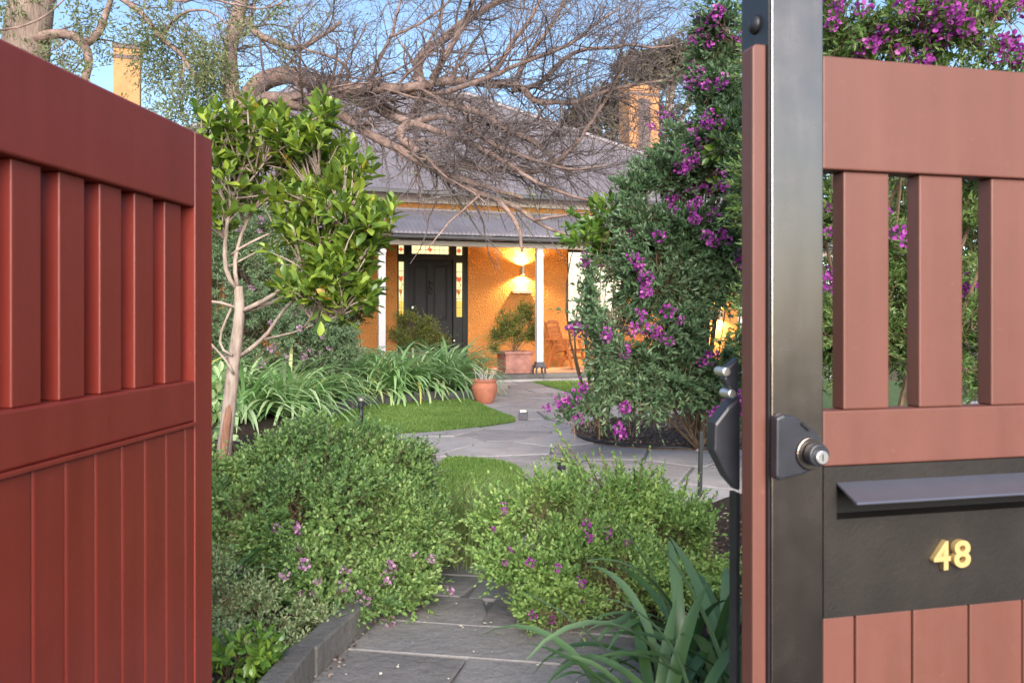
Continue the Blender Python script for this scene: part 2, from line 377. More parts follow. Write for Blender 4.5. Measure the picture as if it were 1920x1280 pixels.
def emit(mb, tpl, pos, d, nrm, ln, wd):
    V, T = tpl; N = len(pos)
    if N == 0: return
    x = norm(d); z = norm(nrm - (nrm * x).sum(-1, keepdims=True) * x); y = np.cross(z, x)
    ln = np.broadcast_to(ln, (N,))[:, None, None]; wd = np.broadcast_to(wd, (N,))[:, None, None]
    out = pos[:, None] + V[None, :, 0:1] * ln * x[:, None] + V[None, :, 1:2] * wd * y[:, None] + V[None, :, 2:3] * ln * z[:, None]
    Tn = (T[None] + (np.arange(N) * len(V))[:, None, None]).reshape(-1, 3)
    mb.add(out.reshape(-1, 3), T=Tn)

def sprig_leaves(rng, base, axis, L, n, leaf, a0=1.15, a1=.45, upb=.5, sag=.0, t0=.1):
    N = len(base); axis = norm(axis)
    ref = np.where(np.abs(axis[:, 2:3]) < .9, np.array([[0, 0, 1.]]), np.array([[1., 0, 0]]))
    e1 = norm(np.cross(axis, ref)); e2 = np.cross(axis, e1)
    t = np.linspace(t0, 1, n)[None] + rng.uniform(-.03, .03, (N, n))
    ph = np.arange(n)[None] * 2.4 + rng.uniform(0, 6.28, (N, 1)) + rng.normal(0, .25, (N, n))
    Lc = np.broadcast_to(L, (N,))[:, None, None]
    pos = base[:, None] + axis[:, None] * Lc * t[..., None]
    pos[..., 2] -= sag * (t ** 2) * Lc[..., 0]
    rad = np.cos(ph)[..., None] * e1[:, None] + np.sin(ph)[..., None] * e2[:, None]
    an = a0 + (a1 - a0) * t + rng.normal(0, .18, (N, n))
    d = axis[:, None] * np.cos(an)[..., None] + rad * np.sin(an)[..., None]
    nr = axis[:, None] * np.sin(an)[..., None] - rad * np.cos(an)[..., None]
    nr = nr + rng.normal(0, .25, nr.shape); nr[..., 2] += upb
    ln = leaf * rng.uniform(.7, 1.2, (N, n)) * (1 - .35 * t ** 4)
    return pos.reshape(-1, 3), d.reshape(-1, 3), nr.reshape(-1, 3), ln.ravel()

def px_lobes(specs):
    """lobes of a crown: (px, py, distance, half width px, half height px, depth factor)"""
    out = []
    for s in specs:
        px, py, d, rx, ry = s[:5]; k = s[5] if len(s) > 5 else .9
        sc = d * S / F
        out.append((P(px, py, d), np.array([rx * sc, max(rx, ry) * sc * k, ry * sc])))
    return out

def sample_lobes(rng, lobes, N, rmin=.45, nz=0, nthr=.0, holes=(), zmin=.03, up=.35):
    wts = np.array([r[0] * r[2] for c, r in lobes]); wts = wts / wts.sum()
    idx = rng.choice(len(lobes), N, p=wts)
    C = np.array([l[0] for l in lobes])[idx]; Rr = np.array([l[1] for l in lobes])[idx]
    u = norm(rng.normal(0, 1, (N, 3))); r = rng.uniform(rmin ** 2, 1, N) ** .5
    p = C + u * Rr * r[:, None]
    d = norm(u / Rr * Rr.mean(1, keepdims=True)); d[:, 2] += up; d = norm(d + rng.normal(0, .3, d.shape))
    keep = p[:, 2] > zmin
    if nz:
        off = rng.uniform(0, 50, 3)
        nv = np.array([noise.noise(Vector(q * nz + off)) for q in p])
        keep &= nv > nthr
    if holes:
        X = 960 + p[:, 0] / p[:, 1] * F; Y = 595 - (p[:, 2] - EYE) / p[:, 1] * F
        for hx, hy, hw, hh in holes: keep &= ((X - hx) / hw) ** 2 + ((Y - hy) / hh) ** 2 > 1
    return p[keep], d[keep]

def curve_pts(a, b, n, bend, rng):
    a, b = np.asarray(a, float), np.asarray(b, float); t = np.linspace(0, 1, n)[:, None]
    L = np.linalg.norm(b - a); m = (a + b) / 2 + rng.normal(0, bend * L, 3); m[2] += bend * L * .8
    return (1 - t) ** 2 * a + 2 * t * (1 - t) * m + t ** 2 * b

def make_shrub(name, label, cat, base, lobes, nsp, leaf, wid, spl, nl, mat, tpl='small', seed=1, nstem=26, group=None,
               flowers=0, flower_mesh=None, fmat=None, fscale=1., stem_r=.012, rmin=.45, nz=2.2, nthr=-.12, holes=(),
               up=.35, a0=1.15, a1=.45, twigs=True, stem_mat=None, zmin=.05, sag=.1, ffilter=None, top=None):
    rng = np.random.default_rng(seed)
    root = thing(name, label, cat, base, 0, group)
    tips, dirs = sample_lobes(rng, lobes, nsp, rmin, nz, nthr, holes, zmin, up)
    Ls = spl * rng.uniform(.6, 1.3, len(tips)) * np.where(rng.uniform(0, 1, len(tips)) < .11, 1.75, 1)
    tips = tips + dirs * (np.maximum(Ls - spl * 1.3, 0) * .35)[:, None]
    b0 = tips - dirs * Ls[:, None] * .6
    mb = MB()
    pos, d, nr, ln = sprig_leaves(rng, b0, dirs, Ls, nl, leaf, a0, a1, .5, sag)
    emit(mb, leaf_tpl(tpl), pos, d, nr, ln, ln * wid)
    stuff(mb.build('foliage', mat, root, origin=base))
    sb = MB(); base = np.asarray(base, float)
    sel = rng.choice(len(b0), min(nstem, len(b0)), replace=False)
    for i in sel:
        s0 = base + np.array([rng.normal(0, stem_r * 2), rng.normal(0, stem_r * 2), -.02])
        pts = curve_pts(s0, b0[i], 8, .12, rng)
        sb.tube(pts, np.linspace(stem_r * rng.uniform(.5, 1.1), stem_r * .25, 8), 5)
    if twigs:
        for i in range(len(b0)):
            e = b0[i] + dirs[i] * Ls[i] - np.array([0, 0, sag * Ls[i]])
            s0 = b0[i] - dirs[i] * Ls[i] * .25 - np.array([0, 0, Ls[i] * .06])
            sb.tube([s0, b0[i], (b0[i] + e) / 2 + np.array([0, 0, sag * .25 * Ls[i]]), e], [stem_r * .16, stem_r * .13, stem_r * .1, stem_r * .05], 3, False)
    stuff(sb.build('stem', stem_mat or M['stem'], root, origin=base))
    if flowers:
        X = 960 + tips[:, 0] / tips[:, 1] * F; Y = 595 - (tips[:, 2] - EYE) / tips[:, 1] * F
        sc = -tips[:, 1] + rng.uniform(0, 1.0, len(tips)) * np.ptp(tips[:, 1])      # mostly the side facing the light
        o = rng.permutation(np.argsort(-sc)[:flowers * 12])[:flowers]
        if ffilter:                                   # sprays of bloom where the photograph shows them, on the nearest growth there
            o = list(o[:flowers // 5])
            for fx, fy, k in ffilter:
                dd = np.hypot(X - fx, Y - fy); c = np.where(dd < 26)[0]
                if len(c) < k: c = np.argsort(dd)[:k * 2]
                c = c[np.argsort(tips[c, 1])][:max(k * 3, 4)]; o += list(c[np.argsort(dd[c])][:k])
        for i in o:
            fo = stuff(link('flower_cluster', flower_mesh[int(rng.integers(len(flower_mesh)))], fmat, root))
            dv = Vector(dirs[i]) + Vector((0, -.5, -.1)); dv.normalize()
            fo.rotation_euler = dv.to_track_quat('Z', 'Y').to_euler(); k = fscale * rng.uniform(.7, 1.25); fo.scale = (k, k, k)
            fo.location = Vector(tips[i] + dirs[i] * Ls[i] * .4 + np.array([0, -.03, 0]) - base)
    return root, tips, dirs

def flower_meshes(mat, seed, n=5, nf=11, R0=.03):
    rng = np.random.default_rng(seed); out = []
    for k in range(n):
        mb = MB(); c = []
        for j in range(nf):
            z = rng.uniform(-.045, .045); a = j * 2.4 + rng.uniform(-.4, .4); r = R0 * rng.uniform(.6, 1.1) * (1 - abs(z) * 6)
            c.append((r * math.cos(a), r * math.sin(a), z))
        c = np.array(c); out_d = norm(c + np.array([0, 0, .01]))
        side = norm(np.cross(out_d, rng.normal(0, 1, c.shape)))
        tpl = leaf_tpl('round')
        for s in (1, -1):
            emit(mb, tpl, c, norm(out_d * .5 + side * s), out_d, rng.uniform(.018, .027, nf), rng.uniform(.018, .026, nf))
        emit(mb, leaf_tpl('flat'), c, norm(out_d + np.array([0, 0, -.4])), side, rng.uniform(.016, .022, nf), .010)
        me = mb.mesh('flower_cluster'); me.materials.append(mat); out.append(me)
    return out

def ribbon(mb, base, az, length, width, lean, droop, rng, seg=7, fold=.18):
    """one strap leaf: rises at the given lean, then bends over and down"""
    t = np.linspace(0, 1, seg); ang = lean + droop * t ** 1.6
    ds = length / (seg - 1)
    h = np.concatenate([[0], np.cumsum(np.sin(ang[:-1]) * ds)]); z = np.concatenate([[0], np.cumsum(np.cos(ang[:-1]) * ds)])
    wob = rng.normal(0, .05)
    dx, dy = math.cos(az), math.sin(az)
    c = np.stack([base[0] + h * dx - dy * wob * t ** 2 * length, base[1] + h * dy + dx * wob * t ** 2 * length, base[2] + z], -1)
    w = width / 2 * np.array([.75 + .25 * math.sin(x * 3.1) if x < .75 else max(.04, (1 - x) / .25) ** .7 * .93 for x in t])
    sv = np.array([-dy, dx, 0]); up = np.stack([-np.cos(ang) * dx, -np.cos(ang) * dy, np.sin(ang)], -1)
    Lh = c + sv * w[:, None] + up * (w * fold * 2)[:, None]; Rh = c - sv * w[:, None] + up * (w * fold * 2)[:, None]
    V = np.concatenate([Lh, c, Rh]); Q = []
    for i in range(seg - 1):
        Q += [(i, i + 1, seg + i + 1, seg + i), (seg + i, seg + i + 1, 2 * seg + i + 1, 2 * seg + i)]
    mb.add(V, Q=Q)

def inside(poly, x, y):
    r = np.zeros(np.shape(x), bool); n = len(poly)
    for i in range(n):
        x0, y0 = poly[i]; x1, y1 = poly[(i + 1) % n]
        c = (y0 > y) != (y1 > y)
        with np.errstate(divide='ignore', invalid='ignore'):
            r ^= c & (x < (x1 - x0) * (y - y0) / (y1 - y0 + 1e-12) + x0)
    return r

def smooth_poly(poly, it=2):
    p = [tuple(q) for q in poly]
    for _ in range(it):
        o = []
        for i in range(len(p)):
            a, b = p[i], p[(i + 1) % len(p)]
            o += [(a[0] * .75 + b[0] * .25, a[1] * .75 + b[1] * .25), (a[0] * .25 + b[0] * .75, a[1] * .25 + b[1] * .75)]
        p = o
    return p

def sheet(name, poly, z, skirt, mat):
    bm = bmesh.new(); vs = [bm.verts.new((x, y, z)) for x, y in poly]
    f = bm.faces.new(vs); f.normal_update()
    if f.normal.z < 0: f.normal_flip()
    lo = [bm.verts.new((x, y, z - skirt)) for x, y in poly]; n = len(vs)
    for i in range(n): bm.faces.new((vs[i], lo[i], lo[(i + 1) % n], vs[(i + 1) % n]))
    bmesh.ops.triangulate(bm, faces=[f]); bmesh.ops.recalc_face_normals(bm, faces=bm.faces[:])
    me = bpy.data.meshes.new(name); bm.to_mesh(me); bm.free()
    return struct(link(name, me, mat))

# ---------------------------------------------------------------- ground
g = MB(); g.add([(-400, -400, -.12), (400, -400, -.12), (400, 600, -.12), (-400, 600, -.12)], Q=[(0, 1, 2, 3)])
struct(g.build('ground', M['earth']))
g = MB(); g.box(-30, 30, -14, 1.2, -.11, -.045)
struct(g.build('pavement', M['footpath']))

KERB = [W(-.80, 1.55), W(-.74, 2.45), W(-.585, 3.08), W(-.47, 3.6), W(-.36, 4.2)]
lawn_near = smooth_poly([W(-.36, 4.15), W(-.53, 5.2), W(-.62, 6.2), W(-.56, 6.55), W(-.3, 6.5), W(.02, 6.25), W(.12, 5.7), W(.03, 5.0), W(-.12, 4.3), W(-.25, 4.05)])
lawn_left = smooth_poly([W(.06, 8.97), W(.0, 8.8), W(-.45, 8.35), W(-.95, 8.02), W(-1.6, 7.85), W(-2.2, 8.0), W(-2.3, 8.7), W(-2.15, 9.6), W(-2.0, 10.35), W(-.95, 11.0), W(-.62, 11.2), W(-.35, 10.1), W(-.05, 9.3)], 2)
lawn_right = smooth_poly([W(.41, 14.25), W(.89, 12.5), W(1.4, 10.95), W(2.1, 10.0), W(4, 9.9), W(7, 10.6), W(8, 15.2), W(3, 14.5)], 2)
bed_left = [W(-9, 1.3), *KERB, W(-.52, 5.2), W(-.66, 6.2), W(-.75, 6.9), W(-1.1, 7.3), W(-2.4, 7.6), W(-9, 7.8)]
bed_right = smooth_poly([W(.62, 1.5), W(.50, 2.3), W(.46, 2.9), W(.62, 3.7), W(.98, 4.5), W(1.7, 5.3), W(3.2, 5.8), W(9, 6.2), W(9, 1.5)], 2)
bed_mulch = smooth_poly([W(.78, 8.6), W(.66, 8.1), W(.70, 7.55), W(.97, 7.14), W(1.65, 6.95), W(2.6, 7.1), W(5, 7.4), W(6, 9), W(4.5, 9.6), W(2.5, 9.5), W(1.4, 9.1)], 2)
bed_border = [W(-9, 7.9), W(-2.45, 7.9), W(-2.45, 8.6), W(-2.3, 9.6), W(-2.15, 10.45), W(-1.9, 10.62), W(-1.0, 11.25), W(-.66, 11.5), W(-.62, 12.5), W(-.75, 14.2), W(-3, 14.0), W(-9, 12.5)]
COVERS = [lawn_near, lawn_left, lawn_right, bed_left, bed_right, bed_mulch, bed_border]

sheet('path', [W(-1.7, 1.05), W(6, 1.05), W(6.5, 9), W(3, 15), W(-1.2, 14.5), W(-2.6, 8)], .0, .08, M['mortar'])
sheet('flower_bed', bed_left, .055, .12, M['soil'])
sheet('flower_bed', bed_right, .045, .10, M['soil'])
sheet('mulch_bed', bed_mulch, .035, .09, M['mulch'])
sheet('flower_bed', bed_border, .09, .15, M['soil'])
for lp in (lawn_near, lawn_left, lawn_right): sheet('lawn', lp, .022, .07, M['turf'])

# ---------------------------------------------------------------- paving: every stone its own piece
paving = bpy.data.objects.new('paving', None); COL.objects.link(paving); struct(paving)

def stone(poly, z, mat, rng, thick=.035, tilt=.004):
    c = np.mean(poly, 0); n = len(poly); tx, ty = rng.normal(0, tilt, 2)
    top = [(x, y, z + (x - c[0]) * tx + (y - c[1]) * ty) for x, y in poly]
    inner = [(c[0] + (x - c[0]) * .975, c[1] + (y - c[1]) * .975, zz) for (x, y, zz) in top]
    mid = [(x, y, zz - .004) for x, y, zz in top]
    lo = [(x, y, -.03) for x, y, _ in top]
    V = np.array(inner + mid + lo + [(c[0], c[1], z + .0008)]); V[:, :2] -= c
    Q = []; T = []
    for i in range(n):
        j = (i + 1) % n
        T.append((3 * n, i, j)); Q.append((i, n + i, n + j, j)); Q.append((n + i, 2 * n + i, 2 * n + j, n + j))
    mb = MB(); mb.add(V, T=T, Q=Q)
    o = mb.build('flagstone', mat, paving); o.location = (c[0], c[1], 0); return o

def clip(poly, px, py, nx, ny):
    out = []
    for i in range(len(poly)):
        a, b = poly[i], poly[(i + 1) % len(poly)]
        da = (a[0] - px) * nx + (a[1] - py) * ny; db = (b[0] - px) * nx + (b[1] - py) * ny
        if da <= 0: out.append(a)
        if (da < 0 < db) or (db < 0 < da):
            t = da / (da - db); out.append((a[0] + (b[0] - a[0]) * t, a[1] + (b[1] - a[1]) * t))
    return out

rng = np.random.default_rng(11)
NEAR_END = 4.05 * S
# slabs of the entry path, in courses
ang = -math.atan2(.14, .74); ca, sa = math.cos(ang), math.sin(ang)
def loc2(a, b): return (-.12 + a * ca - b * sa, 2.66 * S + a * sa + b * ca)
b = -1.25; row = 0
while b < 1.85:
    hgt = rng.uniform(.29, .37); a = -1.35 + rng.uniform(-.2, .1)
    while a < 1.5:
        w = rng.uniform(.55, .98); j = .0045; sl = rng.uniform(-.10, .10)
        q = [(a + j, b + j), (a + w - j - sl * .5, b + j), (a + w - j + sl * .5, b + hgt - j), (a + j, b + hgt - j)]
        poly = [loc2(x + rng.normal(0, .004), y + rng.normal(0, .003)) for x, y in q]
        cc = np.array(poly)
        covered = np.all([any(inside(c, np.array([x]), np.array([y]))[0] for c in COVERS) for x, y in poly])
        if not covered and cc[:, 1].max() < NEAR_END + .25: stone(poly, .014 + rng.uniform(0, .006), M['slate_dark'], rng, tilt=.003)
        a += w
    b += hgt; row += 1

# crazy paving beyond
pts = []
for _ in range(6000):
    q = np.array([rng.uniform(-2.6, 5.6), rng.uniform(NEAR_END + .1, 17.2)])
    if all((q[0] - o[0]) ** 2 + ((q[1] - o[1]) * .8) ** 2 > .62 ** 2 for o in pts): pts.append(q)
for q in pts:
    poly = [(q[0] - 1.5, q[1] - 1.5), (q[0] + 1.5, q[1] - 1.5), (q[0] + 1.5, q[1] + 1.5), (q[0] - 1.5, q[1] + 1.5)]
    for o in pts:
        dv = o - q; L = np.hypot(*dv)
        if 0 < L < 2.4:
            m = (q + o) / 2 - dv / L * .016; poly = clip(poly, m[0], m[1], dv[0], dv[1])
    poly = clip(poly, 0, NEAR_END + .05, 0, -1)
    if len(poly) < 3: continue
    merged = [poly[0]]
    for v in poly[1:]:
        if math.dist(v, merged[-1]) > .06: merged.append(v)
    if math.dist(merged[0], merged[-1]) < .06: merged.pop()
    if len(merged) < 3: continue
    tst = merged + [tuple(np.mean(merged, 0))]
    fine = [((tst[i][0] + tst[-1][0]) / 2, (tst[i][1] + tst[-1][1]) / 2) for i in range(len(merged))] + tst
    if all(any(inside(c, np.array([x]), np.array([y]))[0] for c in COVERS) for x, y in fine): continue
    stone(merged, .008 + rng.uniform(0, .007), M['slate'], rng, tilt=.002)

# kerb of upright stone blocks along the left bed
kerb = thing('stone_kerb', 'low dark stone kerb beside the entry path under the round green bush', 'kerb', (KERB[1][0], KERB[1][1], 0))
kp = np.array(KERB); seg = np.linalg.norm(np.diff(kp, axis=0), axis=1); cum = np.concatenate([[0], np.cumsum(seg)])
s = .1
while s < cum[-1] - .15:
    L = rng.uniform(.42, .56); e = min(s + L, cum[-1])
    a = np.array([np.interp(s + .008, cum, kp[:, 0]), np.interp(s + .008, cum, kp[:, 1])]); c = np.array([np.interp(e - .008, cum, kp[:, 0]), np.interp(e - .008, cum, kp[:, 1])])
    m = MB(); hh = .12 + rng.uniform(-.014, .014)
    m.bar((a[0], a[1], hh / 2 - .02), (c[0], c[1], hh / 2 - .02 + rng.normal(0, .004)), .085, hh + .04)
    m.build('stone', M['stone_edge'], kerb, bevel=.008, origin=(KERB[1][0], KERB[1][1], 0)); s = e
# edging of the border behind the lawn
edge = thing('stone_edging', 'row of weathered edging stones under the strap leaved border by the lawn', 'edging', (*W(-2, 10.5), 0))
ep = np.array([W(-2.38, 8.0), W(-2.38, 8.7), W(-2.22, 9.7), W(-1.95, 10.48), W(-1.0, 11.1), W(-.66, 11.35), W(-.56, 12.2)]); seg = np.linalg.norm(np.diff(ep, axis=0), axis=1); cum = np.concatenate([[0], np.cumsum(seg)])
s = 0
while s < cum[-1] - .1:
    e = min(s + rng.uniform(.35, .6), cum[-1])
    f = lambda q: (np.interp(q, cum, ep[:, 0]), np.interp(q, cum, ep[:, 1]))
    a, c = f(s + .012), f(e - .012); m = MB(); hh = .15 + rng.uniform(-.02, .02)
    m.bar((a[0], a[1], hh / 2), (c[0], c[1], hh / 2), .13, hh); m.build('stone', M['stone_edge'], edge, bevel=.012, origin=edge.location); s = e
# black edging strip round the mulch bed
m = MB(); bp = bed_mulch
m.tube([(x, y, .035) for x, y in bp] + [(bp[0][0], bp[0][1], .035)], .014, 6, False)
tag(m.build('garden_edging', M['black'], None), 'thin black edging strip around the mulch bed', 'edging')

# lawns: blades
def grass(poly, n, h, seed, name='grass'):
    rng = np.random.default_rng(seed); p = np.array(poly)
    lo, hi = p.min(0), p.max(0); q = rng.uniform(lo, hi, (int(n), 2))
    c_ = p.mean(0); qq = c_ + (q - c_) * .988 + rng.normal(0, .012, q.shape); q = q[inside(poly, qq[:, 0], qq[:, 1])]; N = len(q)
    az = rng.uniform(0, 6.28, N); ln = h * rng.uniform(.6, 1.3, N); lean = rng.uniform(.1, .9, N)
    d = np.stack([np.cos(az) * np.sin(lean), np.sin(az) * np.sin(lean), np.cos(lean)], -1)
    b0 = np.concatenate([q, np.full((N, 1), .018)], 1); sd = np.stack([-np.sin(az), np.cos(az), 0 * az], -1) * .0022 * np.maximum(1, b0[:, 1:2] / 7)
    m1 = b0 + d * ln[:, None] * .55; m1[:, 2] += ln * .08; tip = b0 + d * ln[:, None]; tip[:, 2] -= ln * lean * .12
    V = np.stack([b0 - sd, b0 + sd, m1 + sd * .8, m1 - sd * .8, tip], 1).reshape(-1, 3); k = np.arange(N)[:, None] * 5
    mb = MB(); mb.add(V, T=np.array([[3, 2, 4]]) + k, Q=np.array([[0, 1, 2, 3]]) + k)
    stuff(mb.build(name, M['grass']))
grass(lawn_near, 40000, .035, 1); grass(lawn_left, 120000, .036, 2)
vis_right = [W(.41, 14.25), W(.89, 12.5), W(1.4, 10.95), W(2.1, 10.0), W(4, 9.9), W(4.5, 14.2), W(3, 14.5)]
grass(vis_right, 70000, .036, 3)

# mulch chips and fallen petals
def scatter(name, poly, n, ln, wd, z, mat, seed, flat=.35):
    rng = np.random.default_rng(seed); p = np.array(poly); q = rng.uniform(p.min(0), p.max(0), (n, 2)); q = q[inside(poly, q[:, 0], q[:, 1])]; N = len(q)
    pos = np.concatenate([q, z + rng.uniform(0, .015, (N, 1))], 1); d = rng.normal(0, 1, (N, 3)); d[:, 2] *= flat
    mb = MB(); l = ln * rng.uniform(.5, 1.4, N); emit(mb, leaf_tpl('small'), pos, d, np.array([[0, 0, 1.]]) + rng.normal(0, .4, (N, 3)), l, l * wd)
    return stuff(mb.build(name, mat))
scatter('mulch', bed_mulch, 22000, .035, .45, .04, M['chips'], 5)
scatter('leaf_litter', [W(-3.5, 2.2), W(-.75, 2.2), W(-.62, 3.2), W(-.5, 4), W(-3.5, 7)], 9000, .03, .4, .06, M['chips'], 6)
scatter('leaf_litter', [W(.6, 2), W(.5, 2.9), W(1.0, 4.5), W(3, 5.5), W(3, 2)], 6000, .03, .4, .05, M['chips'], 8)
scatter('fallen_petals', [W(-.72, 2.4), W(.3, 2.4), W(.2, 3.4), W(-.55, 3.3)], 70, .014, .8, .024, M['petalbits'], 9, .1)
scatter('fallen_petals', [W(.3, 8.9), W(.2, 7.4), W(.6, 6.4), W(2.2, 6.2), W(2.4, 7.0), W(1.0, 7.0), W(.6, 7.6)], 160, .03, .8, .022, M['purple_pale'], 12, .1)
scatter('leaf_litter', [W(-.9, 7.9), W(-.6, 6.7), W(.1, 6.4), W(1.2, 5.6), W(2.5, 6), W(.7, 8), W(1.2, 10.5), W(.3, 14), W(-.4, 11.4), W(.1, 9)], 420, .026, .5, .02, M['chips'], 13, .15)
scatter('leaf_litter', [W(-.74, 2.35), W(-.66, 2.35), W(-.48, 3.3), W(-.55, 3.3)], 500, .016, .6, .02, M['chips'], 10, .2)

# ---------------------------------------------------------------- house
HX, HY, TH = -.926, 16.2 * S, R(18.4)
cT, sT = math.cos(TH), math.sin(TH)
def uu(px, v=0.):
    k = (px - 960) / F
    return (k * (HY + v * cT) - HX + v * sT) / (cT - k * sT)
def zz(py, u, v=0.): return EYE - (py - 595) / F * (HY + u * sT + v * cT)
def hw(u, v, z=0.): return Vector((HX + u * cT - v * sT, HY + u * sT + v * cT, z))

house = thing('house', 'orange rendered house with grey iron roof and lit verandah beyond the garden', 'house', (HX, HY, 0), TH)
UL, UR, FL, VF = uu(190), uu(1450), .15, -2.27
dA, dB = uu(745), uu(877.5); wA, wB = uu(1064), uu(1172)
zD = zz(452, dA, 0)
wz0, wz1 = zz(618, wA), zz(468, wA)
zE = zz(372, uu(900))                    # top of the wall under the main eave
m = MB(); T_ = .3
m.box(UL, dA, 0, T_, 0, zE); m.box(dA, dB, 0, T_, zD, zE); m.box(dB, wA, 0, T_, 0, zE)
m.box(wA, wB, 0, T_, 0, wz0); m.box(wA, wB, 0, T_, wz1, zE); m.box(wB, UR, 0, T_, 0, zE)
m.box(UL, UL + T_, T_, 12, 0, zE); m.box(UR - T_, UR, T_, 12, 0, zE); m.box(UL + T_, UR - T_, 11.7, 12, 0, zE)
m.build('wall', M['stucco'], house)
# verandah floor, step and edge stones
m = MB(); m.box(UL, UR, VF + .28, .0, -.1, FL); m.build('verandah_floor', M['floor'], house)
s = UL; k = 0; rs = random.Random(3)
while s < UR - .05:
    e = min(s + rs.uniform(.85, 1.25), UR)
    m = MB(); m.box(s + .004, e - .004, VF - .03, VF + .277, FL - .075, FL + .003); m.build('edge_stone', M['stone_edge'], house, bevel=.006)
    m = MB(); m.box(s + .004, e - .004, VF + .02, VF + .27, -.1, FL - .079); m.build('step_stone', M['slate'], house, bevel=.006); s = e
# verandah roof: bull-nosed corrugated iron
ze, zt = zz(446, uu(900, VF), VF) + .02, zz(399, uu(900), 0)
def corrugated(u0, u1, prof_fn, pitch=.085, amp=.014, nseg=11):
    us = np.arange(u0, u1, pitch / 6); ph = np.sin(us / pitch * 2 * math.pi) * amp
    V = np.zeros((nseg, len(us), 3))
    for i in range(nseg):
        v, z = prof_fn(i / (nseg - 1), us); V[i, :, 0] = us; V[i, :, 1] = v; V[i, :, 2] = z + ph
    n = len(us); a = np.arange(nseg - 1)[:, None] * n; b = np.arange(n - 1)[None]
    return V.reshape(-1, 3), np.stack([a + b, a + b + 1, a + n + b + 1, a + n + b], -1).reshape(-1, 4)
ve = VF - .16
def vprof(t, us):
    a = t * math.pi / 2 * .80                                      # part of an ellipse: steep at the gutter, flat at the wall
    mx, mz = 1 - math.cos(math.pi / 2 * .80), math.sin(math.pi / 2 * .80)
    q = (1 - math.cos(a)) / mx; r = math.sin(a) / mz
    v = ve + (0 - ve) * (q * .55 + t * .45); z = ze + (zt - ze) * (r * .6 + t * .4)
    return v, z
V, Q = corrugated(UL, UR, vprof); m = MB(); m.add(V, Q=Q)
o = m.build('verandah_roof', M['verandah_iron'], house, True); sm = o.modifiers.new('thickness', 'SOLIDIFY'); sm.thickness = .004
m = MB(); m.bar((UL, ve - .05, ze - .045), (UR, ve - .05, ze - .045), .11, .085); m.build('verandah_gutter', M['gutter'], house, bevel=.02)
m = MB(); m.tube([(UL, ve - .11, ze - .005), (UR, ve - .11, ze - .005)], .013, 8); m.build('gutter_bead', M['gutter'], house, True)
m = MB(); m.bar((UL, -.02, zt + .015), (UR, -.02, zt + .015), .10, .05); m.build('roof_flashing', M['roof_iron'], house, bevel=.006)
zb1 = ze - .09; zb0 = zz(462, uu(900, VF), VF)
m = MB(); m.box(UL, UR, VF + .05, VF + .17, zb0, zb1); m.build('verandah_beam', M['trim'], house, bevel=.006)
m = MB(); m.prism([(VF + .172, zb1 - .02), (-.005, zt - .10), (-.005, zt - .07), (VF + .172, zb1 + .005)], 0, UL, UR); m.build('verandah_ceiling', M['trim'], house)
# posts on cast iron feet
for px in (715.5, 1011, 1391, 470):
    uc = uu(px, VF + .11); w = .065
    m = MB(); m.box(uc - w, uc + w, VF + .11 - w, VF + .11 + w, FL + .18, zb0); po = m.build('verandah_post', M['post'], house, bevel=.008)
    m = MB(); m.box(uc - w - .012, uc + w + .012, VF + .11 - w - .012, VF + .11 + w + .012, zb0 - .16, zb0 - .10); m.build('post_collar', M['post'], po, bevel=.006)
    m = MB(); c = (uc, VF + .11)
    for q, h0, h1 in ((.075, .195, .235), (.088, .165, .195), (.105, .135, .165)): m.box(c[0] - q, c[0] + q, c[1] - q, c[1] + q, FL + h0, FL + h1)
    for sx in (-1, 1):
        for sy in (-1, 1):
            m.bar((c[0] + sx * .095, c[1] + sy * .095, FL), (c[0] + sx * .085, c[1] + sy * .085, FL + .135), .03, .03)
            m.bar((c[0] + sx * .085, c[1] + sy * .085, FL + .10), (c[0] + sx * .03, c[1] + sy * .085, FL + .14), .02, .02)
    m.build('post_foot', M['iron'], po)
# main roof: hipped, corrugated
HD = 6.0; vE = -.42; zG = zz(362, uu(900, vE), vE)
u1 = uu(880, HD); u0 = uu(590, HD); zR = zz(172, uu(780, HD), HD)
eL, eR = UL - .4, UR + .4
sl = (zR - zG) / (HD - vE)
def hip_v(us): return np.minimum(HD, np.minimum(vE + (us - eL) * (HD - vE) / (u0 - eL), vE + (eR - us) * (HD - vE) / (eR - u1)))
def mprof(t, us):
    tv = vE + (hip_v(us) - vE) * t
    return tv, zG + (tv - vE) * sl
V, Q = corrugated(eL, eR, mprof, .10, .012, 3); m = MB(); m.add(V, Q=Q); m.build('roof', M['roof_iron'], house, True)
m = MB()
bk = 12.4
m.add([(u0, HD, zR), (u1, HD, zR), (eR, bk, zG), (eL, bk, zG), (eL, vE, zG), (eR, vE, zG)], Q=[(0, 1, 2, 3)], T=[(0, 3, 4), (1, 5, 2)])
m.build('rear_roof', M['roof_iron'], house)
m = MB(); m.tube([(eL, vE, zG + .03), (u0, HD, zR + .05), (u1, HD, zR + .05), (eR, vE, zG + .03)], .075, 8); m.build('ridge_cap', M['roof_iron'], house, True)
m = MB(); m.bar((eL, vE - .06, zG - .05), (eR, vE - .06, zG - .05), .12, .10); m.build('eave_gutter', M['gutter'], house, bevel=.02)
m = MB(); m.box(eL, eR, vE + .005, -.005, zE - .005, zE + .05); m.build('eave_soffit', M['trim'], house)
m = MB(); m.box(UL, UR, -.06, -.002, zE - .16, zE - .008); m.build('eave_moulding', M['trim'], house, bevel=.01)
